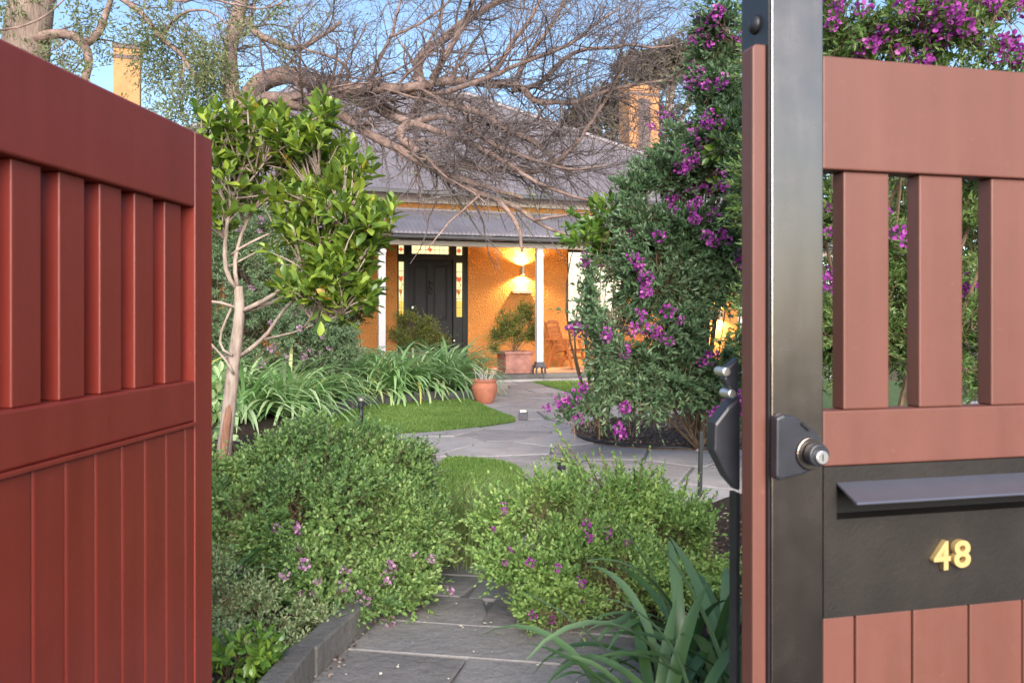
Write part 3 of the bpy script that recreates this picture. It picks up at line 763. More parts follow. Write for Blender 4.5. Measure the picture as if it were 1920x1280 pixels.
for (xa, xb, v, ytop, bands) in ((212, 262, HD + .2, 80, (101, 108)), (1180, 1236, HD - 1.2, 157, (172, 177))):
    a, b = uu(xa, v), uu(xb, v); zt_ = zz(ytop, a, v); w = b - a
    m = MB(); m.box(a, b, v, v + w * .7, 0 if xa < 500 else zG, zt_ - .12); ch = m.build('chimney', M['chimney'], house, bevel=.01)
    m = MB(); m.box(a - .03, b + .03, v - .03, v + w * .7 + .03, zt_ - .12, zt_); m.build('chimney_cap', M['chimney_band'] if xa < 500 else M['chimney'], ch, bevel=.01)
    z0, z1 = zz(bands[1], a, v), zz(bands[0], a, v)
    m = MB(); m.box(a - .018, b + .018, v - .018, v + w * .7 + .018, z0, z1); m.build('chimney_band', M['chimney_band'], ch)
    if xa > 500:
        m = MB(); m.box(a + w * .3, b - w * .3, v - .02, v - .002, zt_ - 2.6, z0 - .1); m.build('chimney_panel', M['chimney_band'], ch)
# door set
VD = .10
def dz(py): return zz(py, uu(815), VD)
def du(px): return uu(px, VD)
frame = MB()
zTop = zD - .002
xs = [(745.6, 746.6), (757, 765), (848.5, 854.5), (867.5, 877)]
L0, L1 = dA + .002, dB - .002
for a, b in ((L0, du(747)), (du(757.3), du(764.5)), (du(849), du(855)), (du(867), L1)): frame.box(a, b, VD - .05, VD + .10, FL, zTop)
frame.box(du(764.5), du(849), VD - .046, VD + .096, dz(487), dz(476.5)); frame.box(du(764.5), du(849), VD - .046, VD + .096, dz(460.5), zTop)
frame.box(du(764.5), du(771.5), VD - .044, VD + .094, dz(476.5), dz(460.5)); frame.box(du(842), du(849), VD - .044, VD + .094, dz(476.5), dz(460.5))
for a, b in ((747, 757.3), (855, 867)):
    frame.box(du(a), du(b), VD - .046, VD + .096, dz(491), dz(477.5)); frame.box(du(a), du(b), VD - .046, VD + .096, dz(460.5), zTop)
    frame.box(du(a), du(b), VD - .02, VD + .06, FL, dz(595))
    frame.box(du(a) + .02, du(b) - .02, VD - .035, VD - .022, dz(672), dz(617))
fr = frame.build('door_frame', M['jamb'], house)
door = MB(); a, b = du(764.5) + .004, du(849) - .004; zt2, zb = dz(487) - .004, FL + .012
door.box(a, b, VD + .055, VD + .075, zb, zt2)
st = .115; mid = (a + b) / 2
lock0, lock1 = dz(632), dz(600)
for x0, x1, q0, q1 in ((a, a + st, zb, zt2), (b - st, b, zb, zt2), (mid - .06, mid + .06, zb + .2, zt2 - .12), (a + st, b - st, zt2 - .12, zt2), (a + st, b - st, lock0, lock1), (a + st, b - st, zb, zb + .2)):
    if x0 == mid - .06:
        door.box(x0, x1, VD + .025, VD + .054, zb + .2, lock0); door.box(x0, x1, VD + .025, VD + .054, lock1, zt2 - .12)
    else: door.box(x0, x1, VD + .025, VD + .054, q0, q1)
dr = door.build('door', M['door'], house)
for x0, x1 in ((a + st, mid - .06), (mid + .06, b - st)):
    for q0, q1 in ((zb + .2, lock0), (lock1, zt2 - .12)):
        m = MB()
        m.box(x0 + .004, x0 + .022, VD + .030, VD + .054, q0 + .004, q1 - .004); m.box(x1 - .022, x1 - .004, VD + .030, VD + .054, q0 + .004, q1 - .004)
        m.box(x0 + .024, x1 - .024, VD + .030, VD + .054, q0 + .004, q0 + .022); m.box(x0 + .024, x1 - .024, VD + .030, VD + .054, q1 - .022, q1 - .004)
        m.box(x0 + .045, x1 - .045, VD + .036, VD + .0545, q0 + .045, q1 - .045)
        m.build('door_panel', M['door'], dr, bevel=.004)
kx = du(807.5)
m = MB(); t = np.linspace(0, 2 * math.pi, 20)
m.tube(np.stack([kx + .045 * np.sin(t), np.full(20, VD - .005), dz(545) + .06 * np.cos(t)], -1), .014, 6, False)
m.tube([(kx, VD + .024, dz(529)), (kx, VD - .02, dz(529))], [.045, .032], 12); m.tube([(kx, VD + .024, dz(537)), (kx, VD, dz(537))], .03, 10); m.tube([(kx, VD + .024, dz(549)), (kx, VD - .01, dz(549))], .028, 10)
m.build('knocker', M['jamb'], dr, True)
for px, py in ((772.5, 577),):
    m = MB(); m.tube([(du(px), VD + .024, dz(py)), (du(px), VD - .015, dz(py)), (du(px), VD - .03, dz(py)), (du(px), VD - .06, dz(py)), (du(px), VD - .065, dz(py))], [.018, .018, .034, .034, .02], 14); m.build('door_knob', M['knob'], dr, True)
m = MB(); m.tube([(du(850), VD - .05, dz(639)), (du(850), VD - .075, dz(639))], .022, 12); m.build('bell_push', M['knob'], fr, True)
# leaded glass, lit from inside
def leaded(px0, px1, py0, py1, cols, rows, motif=True):
    a, b, z0, z1 = du(px0), du(px1), dz(py1), dz(py0)
    m = MB(); m.box(a, b, VD + .034, VD + .040, z0, z1); pn = m.build('leaded_window', M['glass_warm'], house)
    m = MB()
    for i in range(1, cols): x = a + (b - a) * i / cols; m.box(x - .0035, x + .0035, VD + .026, VD + .033, z0, z1)
    for i in range(1, rows): z = z0 + (z1 - z0) * i / rows; m.box(a, b, VD + .0265, VD + .0325, z - .004, z + .004)
    m.build('lead_came', M['jamb'], pn)
    cx = (a + b) / 2; w = b - a; h = z1 - z0
    if motif:
        for q0, q1 in ((0, .16), (.16, .30)):
            m = MB(); m.box(a + .002, b - .002, VD + .0275, VD + .0315, z0 + h * q0 + .005, z0 + h * q1 - .005)
            m.build('amber_glass', M['glass_gold'], pn)
        zc = z0 + h * .70                                             # stylised tulip, stem, leaf and second bloom
        tul = [(-.42, .05), (-.2, .0), (0, .045), (.2, .0), (.42, .05), (.36, -.03), (0, -.075), (-.36, -.03)]
        m = MB(); m.prism([(cx + x * w, zc + z * h * .9 + .01) for x, z in tul], 1, VD + .020, VD + .025); m.build('red_glass', M['glass_red'], pn)
        m = MB(); m.prism([(cx - .05 * w + x * w * .8, zc - .23 * h + z * h * .8) for x, z in tul], 1, VD + .020, VD + .025); m.build('red_glass', M['glass_red'], pn)
        m = MB(); m.tube([(cx, VD + .022, zc - .06 * h), (cx + .05, VD + .022, zc - .12 * h), (cx - .02, VD + .022, zc - .18 * h), (cx, VD + .022, zc - .34 * h)], .006, 5)
        m.prism([(cx + .02, zc - .10 * h), (cx + .4 * w, zc - .07 * h), (cx + .15 * w, zc - .15 * h)], 1, VD + .020, VD + .025); m.build('green_glass', M['glass_green'], pn)
    else:
        m = MB(); r = min(h, .22) * .30; m.prism([(cx, z0 + h / 2 + r), (cx + r, z0 + h / 2), (cx, z0 + h / 2 - r), (cx - r, z0 + h / 2)], 1, VD + .020, VD + .025); m.build('red_glass', M['glass_red'], pn)
leaded(747.3, 757, 492, 594, 3, 6); leaded(855.3, 866.7, 492, 594, 3, 6)
leaded(772, 841.5, 461, 476, 8, 2, False); leaded(747.3, 757, 461, 477, 2, 2, False); leaded(855.3, 866.7, 461, 477, 3, 3, False)
# lit window with its blind down
win = MB(); fw = .05
win.box(wA, wA + fw, .06, .2, wz0 + .1, wz1); win.box(wB - fw, wB, .06, .2, wz0 + .1, wz1); win.box(wA + fw, wB - fw, .062, .198, wz1 - fw, wz1)
win.box(wA + fw, wB - fw, .062, .198, wz0 + .1, wz0 + .19); wf = win.build('window', M['jamb'], house)
m = MB(); m.box(wA + fw, wB - fw, .12, .125, wz0 + .19, wz1 - fw); m.build('blind', M['blind'], wf)
m = MB(); m.box(wA - .05, wB + .05, -.05, .2, wz0 + .0, wz0 + .098); m.build('sill', M['jamb'], wf, bevel=.008)

# ---------------------------------------------------------------- wall lamps (lit)
def lamp_spot(name, u, v, z, up, power, size=128):
    l = bpy.data.lights.new(name, 'SPOT'); l.energy = power; l.color = (1, .66, .28); l.spot_size = R(size); l.spot_blend = .5; l.shadow_soft_size = .018
    o = bpy.data.objects.new(name, l); COL.objects.link(o); o.location = hw(u, v, z); o.rotation_euler = (R(180) if up else 0, 0, 0); return o
def wall_lamp(px, py, label, power):
    u = uu(px); z = zz(py, u, -.1)
    root = thing('wall_lamp', label, 'wall lamp', hw(u, 0, z), TH, 'up and down lights on the front wall')
    m = MB(); m.tube([(0, -.10, -.10), (0, -.10, .10)], .045, 20, False); m.tube([(0, -.10, -.02), (0, -.10, .02)], .042, 20); m.build('lamp_body', M['lamp_metal'], root, False)
    m = MB(); m.box(-.03, .03, -.06, 0, -.05, .05); m.build('mounting_plate', M['lamp_metal'], root, bevel=.004)
    for s in (-1, 1):
        m = MB(); m.tube([(0, -.10, s * .021), (0, -.10, s * .035)], .034, 16); m.build('bulb', M['bulb'], root)
    for up in (True, False):
        lamp_spot('wall_lamp_light', u, -.10, z + (.085 if up else -.085), up, power * .55, 70); lamp_spot('wall_lamp_glow', u, -.10, z + (.09 if up else -.09), up, power * .5, 150)
wall_lamp(977.5, 507, 'small metal up and down lamp glowing on the orange wall above the ledge', 135)
wall_lamp(1347, 590, 'lamp lighting the far right wall behind the purple flowered shrub', 100)
u = uu(976); z = zz(547, u)
m = MB(); m.box(-.21, .21, -.13, -.002, -.035, -.022); m.box(-.21, .21, -.13, -.115, -.020, .03); m.box(-.21, -.195, -.113, -.002, -.020, .03); m.box(.195, .21, -.113, -.002, -.020, .03)
o = m.build('wall_ledge', M['lamp_metal'], None, bevel=.003); o.location = hw(u, 0, z); o.rotation_euler = (0, 0, TH)
tag(o, 'narrow metal tray on the orange wall just under the glowing lamp', 'wall shelf')

# ---------------------------------------------------------------- verandah furniture
def chair(label, loc, rz):
    root = thing('armchair', label, 'chair', loc, rz, 'wooden armchairs on the verandah')
    def part(name, fn, bev=.005): m = MB(); fn(m); return m.build(name, M['chair'], root, bevel=bev)
    for s in (-1, 1):
        part('leg', lambda m: m.bar((.30, s * .29, 0), (.12, s * .29, .60), .035, .06, (1, 0, 0)))
        part('leg', lambda m: m.bar((-.34, s * .29, 0), (-.10, s * .29, .60), .035, .06, (1, 0, 0)))
        part('armrest', lambda m: m.bar((-.34, s * .30, .62), (.30, s * .30, .62), .085, .032))
        part('stretcher', lambda m: m.bar((-.27, s * .265, .22), (.235, s * .265, .22), .022, .05))
        part('back_stile', lambda m: m.bar((-.16, s * .245, .30), (-.40, s * .245, .97), .03, .055, (1, 0, 0)))
    part('stretcher', lambda m: m.bar((.03, -.25, .23), (.03, .25, .23), .05, .022))
    part('seat_rail', lambda m: m.bar((.26, -.28, .375), (.26, .28, .375), .025, .07))
    for k in range(6): part('seat_slat', lambda m: m.bar((-.20 + k * .092, -.265, .425 - .012 * (5 - k)), (-.20 + k * .092, .265, .425 - .012 * (5 - k)), .078, .02))
    for k in range(7):
        t = .12 + k * .125; x = -.16 - .24 * t; z = .30 + .67 * t
        part('back_slat', lambda m: m.bar((x + .005, -.228, z), (x + .005, .228, z), .018, .068, (-.34, 0, .94)))
    n = 9; ys = np.linspace(-.275, .275, n); arc = .045 * (1 - (ys / .275) ** 2); m = MB()
    V = []
    for y, h in zip(ys, arc): V += [(-.393, y, .955), (-.365, y, .955), (-.375 - h * .35, y, 1.0 + h), (-.403 - h * .35, y, 1.0 + h)]
    Q = [(i * 4 + a, i * 4 + (a + 1) % 4, i * 4 + 4 + (a + 1) % 4, i * 4 + 4 + a) for i in range(n - 1) for a in range(4)] + [(3, 2, 1, 0), (n * 4 - 4, n * 4 - 3, n * 4 - 2, n * 4 - 1)]
    m.add(V, Q=Q); m.build('top_rail', M['chair'], root)
cu = uu(1063, -.78)
chair('brown slatted wooden armchair on the verandah right of the white post', hw(cu, -.80, FL + .003), R(-34))
cu = uu(1180, -.8)
chair('second wooden armchair under the lit window, mostly behind the purple shrub', hw(cu, -.75, FL + .003), R(-150))

def square_planter(label, px, v, w, h):
    u = uu(px, v); root = thing('square_planter', label, 'planter', hw(u, v, FL + .004), TH, 'square terracotta planters on the verandah')
    b = w / 2
    m = MB(); m.box(-b * .93, b * .93, -b * .93, b * .93, .07, h - .06); m.build('pot', M['old_terracotta'], root, bevel=.008)
    m = MB(); m.box(-b, b, -b, b, 0, .035); m.box(-b * .97, b * .97, -b * .97, b * .97, .036, .069); m.build('base_moulding', M['old_terracotta'], root, bevel=.01)
    m = MB()
    for s in (-1, 1):
        m.box(-b, b, s * b - (.05 if s > 0 else 0), s * b + (.05 if s < 0 else 0), h - .055, h); m.box(s * b - (.05 if s > 0 else 0), s * b + (.05 if s < 0 else 0), -b + .052, b - .052, h - .055, h)
    m.box(-b * .97, b * .97, -b * .97, b * .97, h - .075, h - .058); m.build('rim', M['old_terracotta'], root, bevel=.008)
    m = MB(); q = b * .93
    for s in (-1, 1):
        for k0, k1, z0, z1 in ((-q * .82, q * .82, .11, .125), (-q * .82, q * .82, h - .115, h - .10), (-q * .82, -q * .78, .126, h - .116), (q * .78, q * .82, .126, h - .116)):
            m.box(k0, k1, s * q - .006, s * q + .006, z0, z1); m.box(s * q - .0055, s * q + .0055, k0, k1, z0, z1)
    m.build('raised_border', M['old_terracotta'], root)
    m = MB(); m.box(-b * .92, b * .92, -b * .92, b * .92, h - .057, h - .035); m.build('potting_soil', M['soil'], root)
    return root, u
VP_ = VF + .55
pr, pu = square_planter('weathered square terracotta planter by the white post, under the lamp', 965, VP_, .60, .43)
pr2, pu2 = square_planter('square terracotta planter in front of the door, behind strap leaves', 777, VP_ + .1, .60, .43)
def planter_shrub(label, u, v, lob, seed, nsp):
    b = hw(u, v, FL + .39)
    L = []
    for (du_, dv_, dz_, r, rz) in lob: c = hw(u + du_, v + dv_, FL + .39 + dz_); L.append((np.array(c), np.array([r, r * .8, rz])))
    make_shrub('planter_shrub', label, 'shrub', b, L, nsp, .05, .42, .16, 9, M['planterleaf'], 'small', seed, 16, 'shrubs in square planters', stem_r=.011, rmin=.2, nz=3.2, nthr=-.35, up=.6, zmin=.3, sag=.0)
planter_shrub('open twiggy shrub in the planter under the glowing wall lamp', pu, VP_, [(-.12, 0, .62, .30, .24), (.22, 0, .66, .26, .26), (-.36, 0, .38, .26, .22), (.34, 0, .40, .22, .24), (.0, 0, .42, .40, .22), (.12, 0, .92, .14, .15), (.28, 0, .86, .13, .16), (-.42, 0, .12, .14, .12)], 21, 1100)
planter_shrub('bushy yellow green shrub in the planter in front of the dark door', pu2, VP_ + .1, [(-.12, 0, .50, .34, .26), (.20, 0, .52, .28, .26), (-.42, 0, .30, .28, .20), (.46, 0, .22, .24, .22), (.05, 0, .25, .4, .2), (-.15, 0, .72, .22, .14)], 22, 1100)

# terracotta pot on the path
pc = P(908.5, 757, 10.8); pc[2] = .012
root = thing('terracotta_pot', 'round orange terracotta pot with dry stalks standing on the path', 'pot', pc)
w = 24 / F * 10.8 * S; h = 45 / F * 10.8 * S
prof = [(0, 0), (.60 * w, 0), (.70 * w, .05 * h), (.93 * w, .40 * h), (1.0 * w, .62 * h), (.98 * w, .74 * h), (.90 * w, .84 * h), (.87 * w, .87 * h), (.93 * w, .89 * h), (.96 * w, .93 * h), (.95 * w, .98 * h), (.88 * w, h), (.82 * w, .97 * h), (.80 * w, .86 * h), (0, .86 * h)]
m = MB(); m.lathe(prof, 36); m.build('pot', M['terracotta'], root, True)
m = MB(); m.lathe([(.985 * w, .60 * h), (1.015 * w, .62 * h), (1.015 * w, .645 * h), (.985 * w, .665 * h)], 36); m.build('raised_band', M['terracotta'], root, True)
rng = np.random.default_rng(4); m = MB()
for k in range(11):
    a = rng.uniform(0, 6.28); r = rng.uniform(0, .5) * w; b0 = np.array([r * math.cos(a), r * math.sin(a), .85 * h]); d = np.array([math.cos(a) * .55, math.sin(a) * .55, 1]); L = rng.uniform(.12, .27)
    p = [b0, b0 + d * L * .5 + rng.normal(0, .012, 3), b0 + d * L + rng.normal(0, .02, 3)]; m.tube(p, [.007, .006, .003], 5)
    if k % 2: m.tube([p[1], p[1] + np.array([rng.normal(0, .04), rng.normal(0, .03), .08])], [.004, .002], 4)
m.build('dry_stalks', M['dead'], root)

# garden lights
gp = P(677, 800, 8.5); gp[2] = .03
root = thing('path_light', 'slim black bollard light with grey cap by the left lawn', 'garden light', gp)
hz = EYE - (746 - 595) / F * 8.5 * S - gp[2]
m = MB(); m.tube([(0, 0, 0), (0, 0, hz - .10)], .026, 14); m.build('stem', M['black'], root, True)
m = MB(); m.lathe([(0, hz - .10), (.036, hz - .10), (.036, hz - .04), (.030, hz - .035), (0, hz - .035)], 16); m.build('collar', M['black'], root)
m = MB(); m.lathe([(0, hz - .034), (.034, hz - .03), (.034, hz), (0, hz + .004)], 16); m.build('cap', M['lamp_metal'], root)
m = MB()
for a in (.4, 1.6, 3.3, 5.0): m.tube([(0, 0, hz), (math.cos(a) * .10, math.sin(a) * .06, hz + .05)], [.004, .002], 4)
m.build('prong', M['lamp_metal'], root)
gp = P(981, 790, 9.05); gp[2] = .012
root = thing('spot_light', 'little dark square garden light at the lawn tip on the paving', 'garden light', gp)
m = MB(); m.box(-.055, .055, -.05, .05, 0, .10); m.build('housing', M['iron'], root, bevel=.006)
m = MB(); m.box(-.03, .03, -.03, .03, .101, .106); m.build('lens', M['smallbulb'], root)
gp = P(1053, 875, 3.5 / .88); gp[2] = .2
gb = P(1053, 862, 5.4); gb[2] = .02
root = thing('spike_light', 'small lit garden spike lamp glowing among the sprigs of the loose bush', 'garden light', gb)
m = MB(); m.tube([(0, 0, -.02), (0, 0, .13)], .012, 8); m.build('spike', M['black'], root)
m = MB(); m.lathe([(0, .13), (.03, .13), (.034, .21), (.022, .21), (.020, .19), (0, .19)], 14); m.build('housing', M['black'], root)
m = MB(); m.lathe([(0, .195), (.020, .195), (.020, .199), (0, .2)], 14); m.build('lens', M['smallbulb'], root)
gs = P(1312, 850, 5.2); m = MB(); gs[2] = .02
m.bar((0, 0, -.02), (.01, 0, gs[2] + .42), .028, .028); o = m.build('garden_stake', M['jamb'], None, bevel=.004); o.location = gs
tag(o, 'dark stake below the purple shrub at the paving edge', 'stake')

# ---------------------------------------------------------------- gates
def line_s(px, x0, y0, ang, y=0.):
    k = (px - 960) / F; c, s = math.cos(ang), math.sin(ang)
    X0, Y0 = x0 - y * s, y0 + y * c
    return (k * Y0 - X0) / (c - k * s)

aR = math.atan(.25); rx, ry = .487, 1.6
# left leaf, swung open into the garden
A0, A1 = W(-.898, 1.31), W(-.827, 2.06)
aL = math.atan2(A1[1] - A0[1], A1[0] - A0[0])
lx, ly = A0[0] - .30 * math.cos(aL), A0[1] - .30 * math.sin(aL)
gl = thing('gate', 'open dark red timber gate leaf with slats above boards, left of the path', 'gate', (lx, ly, 0), aL, 'leaves of the timber entrance gate')
ls = lambda px, y=0.: line_s(px, lx, ly, aL, y)
LE = ls(398)
st0 = ls(366)
zT, zT0, zM1, zM0 = 1.741, 1.541, 1.084, .977
def gbox(root, name, x0, x1, y0, y1, z0, z1, mat=None, bev=.003):
    m = MB(); m.box(x0, x1, y0, y1, z0, z1); return m.build(name, mat or M['paint'], root, bevel=bev)
gbox(gl, 'stile', st0 + .001, LE, 0, .080, .06, zT - .0015)
gbox(gl, 'stile', 0, .09, 0, .080, .06, zT - .0015)
gbox(gl, 'top_rail', .091, st0, 0.001, .079, zT0, zT, None, .005)
gbox(gl, 'middle_rail', .091, st0, 0.001, .079, zM0, zM1, None, .005)
gbox(gl, 'bottom_rail', .091, st0, 0.001, .079, .06, .17)
gbox(gl, 'ledge', .091, st0 - .002, -.006, .045, zM0 - .011, zM0 - .001, None, .002)
c0, c1 = ls(110, .02), ls(187, .02); pit = (ls(308, .02) - ls(110, .02)) / 3; wS = ls(157, .02) - c0
k = -5
x = c0 - 4 * pit
while x < st0 - .05:
    if x > .095: gbox(gl, 'slat', x, x + wS, .018, .074, zM1 + .0005, zT0 - .0005)
    x += pit
jl = [ls(q, .004) for q in (347, 311, 271, 228, 178, 122, 60)]; bp_ = (jl[0] - jl[-1]) / 6
edges = [st0] + jl
while edges[-1] - bp_ > .092: edges.append(edges[-1] - bp_)
edges.append(.092)
for b_, a_ in zip(edges[:-1], edges[1:]):
    gbox(gl, 'board', a_ + .0012, b_ - .0012, .003, .028, .171, zM0 - .0125, None, .0055)

# unseen street boarding left of the hinge, added to shade the open leaf
fn = thing('shade_fence', 'unseen dark red timber boarding added to shade the open gate leaf', 'shade_fence', (lx - .02, ly - .08, 0), aR + math.pi)
gbox(fn, 'post', -.02, .09, -.055, .055, 0, 1.86)
for a_ in (1.9, 3.8): gbox(fn, 'post', a_, a_ + .1, -.05, .05, 0, 1.80)
for a_, b_ in ((.092, 1.898), (2.002, 3.798)):
    gbox(fn, 'rail', a_, b_, -.03, .03, 1.55, 1.74); gbox(fn, 'rail', a_, b_, -.03, .03, .06, .16)
    q = a_ + .002
    while q < b_ - .1: gbox(fn, 'board', q, q + .097, -.012, .012, .162, 1.548); q += .0995

# right leaf: steel post with lock, rails, slats, letter panel and boards
gr = thing('gate', 'closed salmon red gate leaf with steel post, lock, letter slot and number 48', 'gate', (rx, ry, 0), aR, 'leaves of the timber entrance gate')
rs_ = lambda px, y=0.: line_s(px, rx, ry, aR, y)
PW = rs_(1543.5)
gbox(gr, 'post', 0, PW, 0, .108, 0.0, 2.12, M['steel'], .0022)
gbox(gr, 'side_plate', -.003, -.0005, .006, .106, .0, 2.12, M['black'], .0)
m = MB(); m.lathe([(0, .014), (.010, .012), (.017, .006), (.019, 0), (0, 0)], 20); o = m.build('bolt_head', M['black'], gr, True); o.rotation_euler = (0, R(-90), 0); o.location = (-.003, .052, 1.815)
m = MB(); yS0, yS1 = .0135, .056
m.prism([(-.0035, .02), (-.0035, 1.765), (-.026, 1.765), (-.032, 1.758), (-.032, .02)], 1, yS0, yS1); m.build('closing_strip', M['street_lit_paint'], gr, bevel=.003)
g0 = PW + .0025; gE = 1.30
scale = ry + g0 * math.sin(aR)
zy = lambda py, x=g0: EYE - (py - 595) / F * (ry + x * math.sin(aR))
tz1, tz0, mz1, mz0, pz0 = zy(103), zy(316), zy(771), zy(875), zy(1160)
gbox(gr, 'top_rail', g0, gE, .004, .056, tz0, tz1, M['street_lit_paint'])
gbox(gr, 'middle_rail', g0, gE, .004, .056, mz0, mz1, M['street_lit_paint'])
x = rs_(1582, .014); wR = rs_(1667, .014) - x; pR = rs_(1724, .014) - x
while x < gE - .03:
    gbox(gr, 'slat', x, min(x + wR, gE - .002), .014, .052, mz1 + .0005, tz0 - .0005, M['street_lit_paint']); x += pR
# letter panel with its slot
sx0 = rs_(1570); sz1, sz0 = zy(912, sx0), zy(974, sx0); sx1 = sx0 + .52
m = MB(); m.box(g0, gE, .002, .05, sz1, mz0 - .001); m.box(g0, gE, .002, .05, pz0, sz0); m.box(g0, sx0, .002, .05, sz0, sz1); m.box(sx1, gE, .002, .05, sz0, sz1)
pn = m.build('letter_panel', M['panel'], gr, bevel=.0)
m = MB(); m.box(sx0 - .004, sx1 + .004, .051, .056, sz0 - .01, sz1 + .01); m.build('slot_back', M['hole'], pn)
m = MB(); m.prism([(.001, sz1 + .004), (-.060, sz1 - .023), (-.062, sz1 - .021), (-.060, sz1 - .018), (.001, sz1 + .008)], 0, sx0 - .001, sx1 + .001); m.build('slot_flap', M['flap'], pn)
# brass numerals
def digit(ch, px0, px1, py0, py1):
    cu_ = bpy.data.curves.new('digit', 'FONT'); cu_.body = ch; cu_.size = 1; cu_.extrude = .035; cu_.offset = .018; cu_.bevel_depth = .004; cu_.resolution_u = 6
    o = bpy.data.objects.new('tmp', cu_); COL.objects.link(o); dg = bpy.context.evaluated_depsgraph_get(); me = bpy.data.meshes.new_from_object(o.evaluated_get(dg)); bpy.data.objects.remove(o); bpy.data.curves.remove(cu_)
    co = np.array([v.co for v in me.vertices]); lo, hi = co.min(0), co.max(0)
    x0, x1 = rs_(px0, -.012), rs_(px1, -.012); z1, z0 = zy(py0, x0), zy(py1, x0)
    n = (co - lo) / (hi - lo)
    out = np.stack([x0 + n[:, 0] * (x1 - x0), .0015 - n[:, 2] * .013, z0 + n[:, 1] * (z1 - z0)], -1)
    for v, q in zip(me.vertices, out): v.co = q
    me.name = 'number_digit'; me.materials.clear(); link('number_digit', me, M['brass'], gr)
digit('4', 1752, 1783.5, 1013, 1067); digit('8', 1790, 1821, 1011, 1062)
# boards under the panel
jr = [rs_(q, .004) for q in (1605, 1712.5, 1818.5)]; bR = (jr[2] - jr[0]) / 2
e = [g0] + jr
while e[-1] + bR < gE: e.append(e[-1] + bR)
e.append(gE)
for a_, b_ in zip(e[:-1], e[1:]): gbox(gr, 'board', a_ + .0022, b_ - .0022, .006, .03, .06, pz0 - .001, M['street_lit_paint'], .003)
gbox(gr, 'board_backing', g0, gE, .031, .05, .06, pz0 - .001, M['street_lit_paint'])
# lock: street side body with keyed cylinder, garden side latch
zl = lambda py: zy(py, .05)
lx_ = lambda px: rs_(px, -.012)
poly = [(lx_(1450), zl(778)), (lx_(1462), zl(773)), (lx_(1483), zl(777)), (lx_(1516), zl(800)), (lx_(1534), zl(822)), (lx_(1537), zl(850)), (lx_(1530), zl(870)), (lx_(1506), zl(884)), (lx_(1456), zl(894)), (lx_(1449), zl(890))]
m = MB(); m.prism(poly, 1, -.024, -.0005); lk = m.build('lock', M['rubber'], gr, bevel=.005)
kx_, kz_ = lx_(1512), zl(846)
m = MB(); m.tube([(kx_, -.0245, kz_), (kx_, -.030, kz_)], .031, 28); m.build('lock_ring', M['steel'], lk, bevel=.002)
m = MB(); m.tube([(kx_ + .002, -.0305, kz_), (kx_ + .002, -.052, kz_)], .021, 24); m.build('cylinder', M['rubber'], lk, bevel=.003)
m = MB(); m.tube([(kx_ + .003, -.0525, kz_ - .003), (kx_ + .003, -.060, kz_ - .003)], .0125, 24); m.build('key_barrel', M['silver'], lk, bevel=.0015)
m = MB(); m.box(kx_ + .002, kx_ + .004, -.0607, -.0602, kz_ - .009, kz_ + .003); m.build('keyway', M['hole'], lk)
m = MB(); q = lx_(1500); m.bar((q - .006, -.0247, zl(790) + .0), (q + .010, -.0247, zl(803)), .004, .008, (0, 1, 0)); m.build('thumb_slot', M['hole'], lk)
m = MB(); m.prism([(-.002, 1.095), (-.028, 1.075), (-.058, 1.040), (-.060, .985), (-.030, .93), (-.002, .90)], 1, .112, .150); lb = m.build('latch_housing', M['rubber'], gr, bevel=.006)
m = MB(); m.prism([(-.004, 1.170), (-.030, 1.150), (-.036, 1.125), (-.020, 1.10), (-.004, 1.10)], 1, .115, .140); m.build('latch_arm', M['rubber'], lb, bevel=.004)
for x_, z_ in ((-.036, 1.142), (-.024, 1.098)):
    m = MB(); m.tube([(x_, .105, z_), (x_, .145, z_)], .009, 14); m.build('latch_pin', M['silver'], lb, bevel=.002)
m = MB(); m.box(-.012, -.004, .112, .14, .02, .899); m.build('drop_rod_cover', M['black'], gr)

# ---------------------------------------------------------------- trees
def interp_path(pts, n):
    pts = np.array(pts, float); seg = np.linalg.norm(np.diff(pts, axis=0), axis=1); c = np.concatenate([[0], np.cumsum(seg)])
    s = np.linspace(0, c[-1], n)
    q = np.stack([np.interp(s, c, pts[:, i]) for i in range(pts.shape[1])], -1)
    for _ in range(2):
        q[1:-1] = q[1:-1] * .5 + (q[:-2] + q[2:]) * .25
    return q

def px_limb(path, d0, d1, wig, rng):
    n = len(path); pts = np.array([P(p[0], p[1], d0 + (d1 - d0) * i / (n - 1)) for i, p in enumerate(path)])
    L = np.linalg.norm(np.diff(pts, axis=0), axis=1).sum()
    q = interp_path(pts, max(6, int(L / .09)))
    return q + rng.normal(0, wig, q.shape) * np.linspace(0, 1, len(q))[:, None].clip(0, .3) * 3

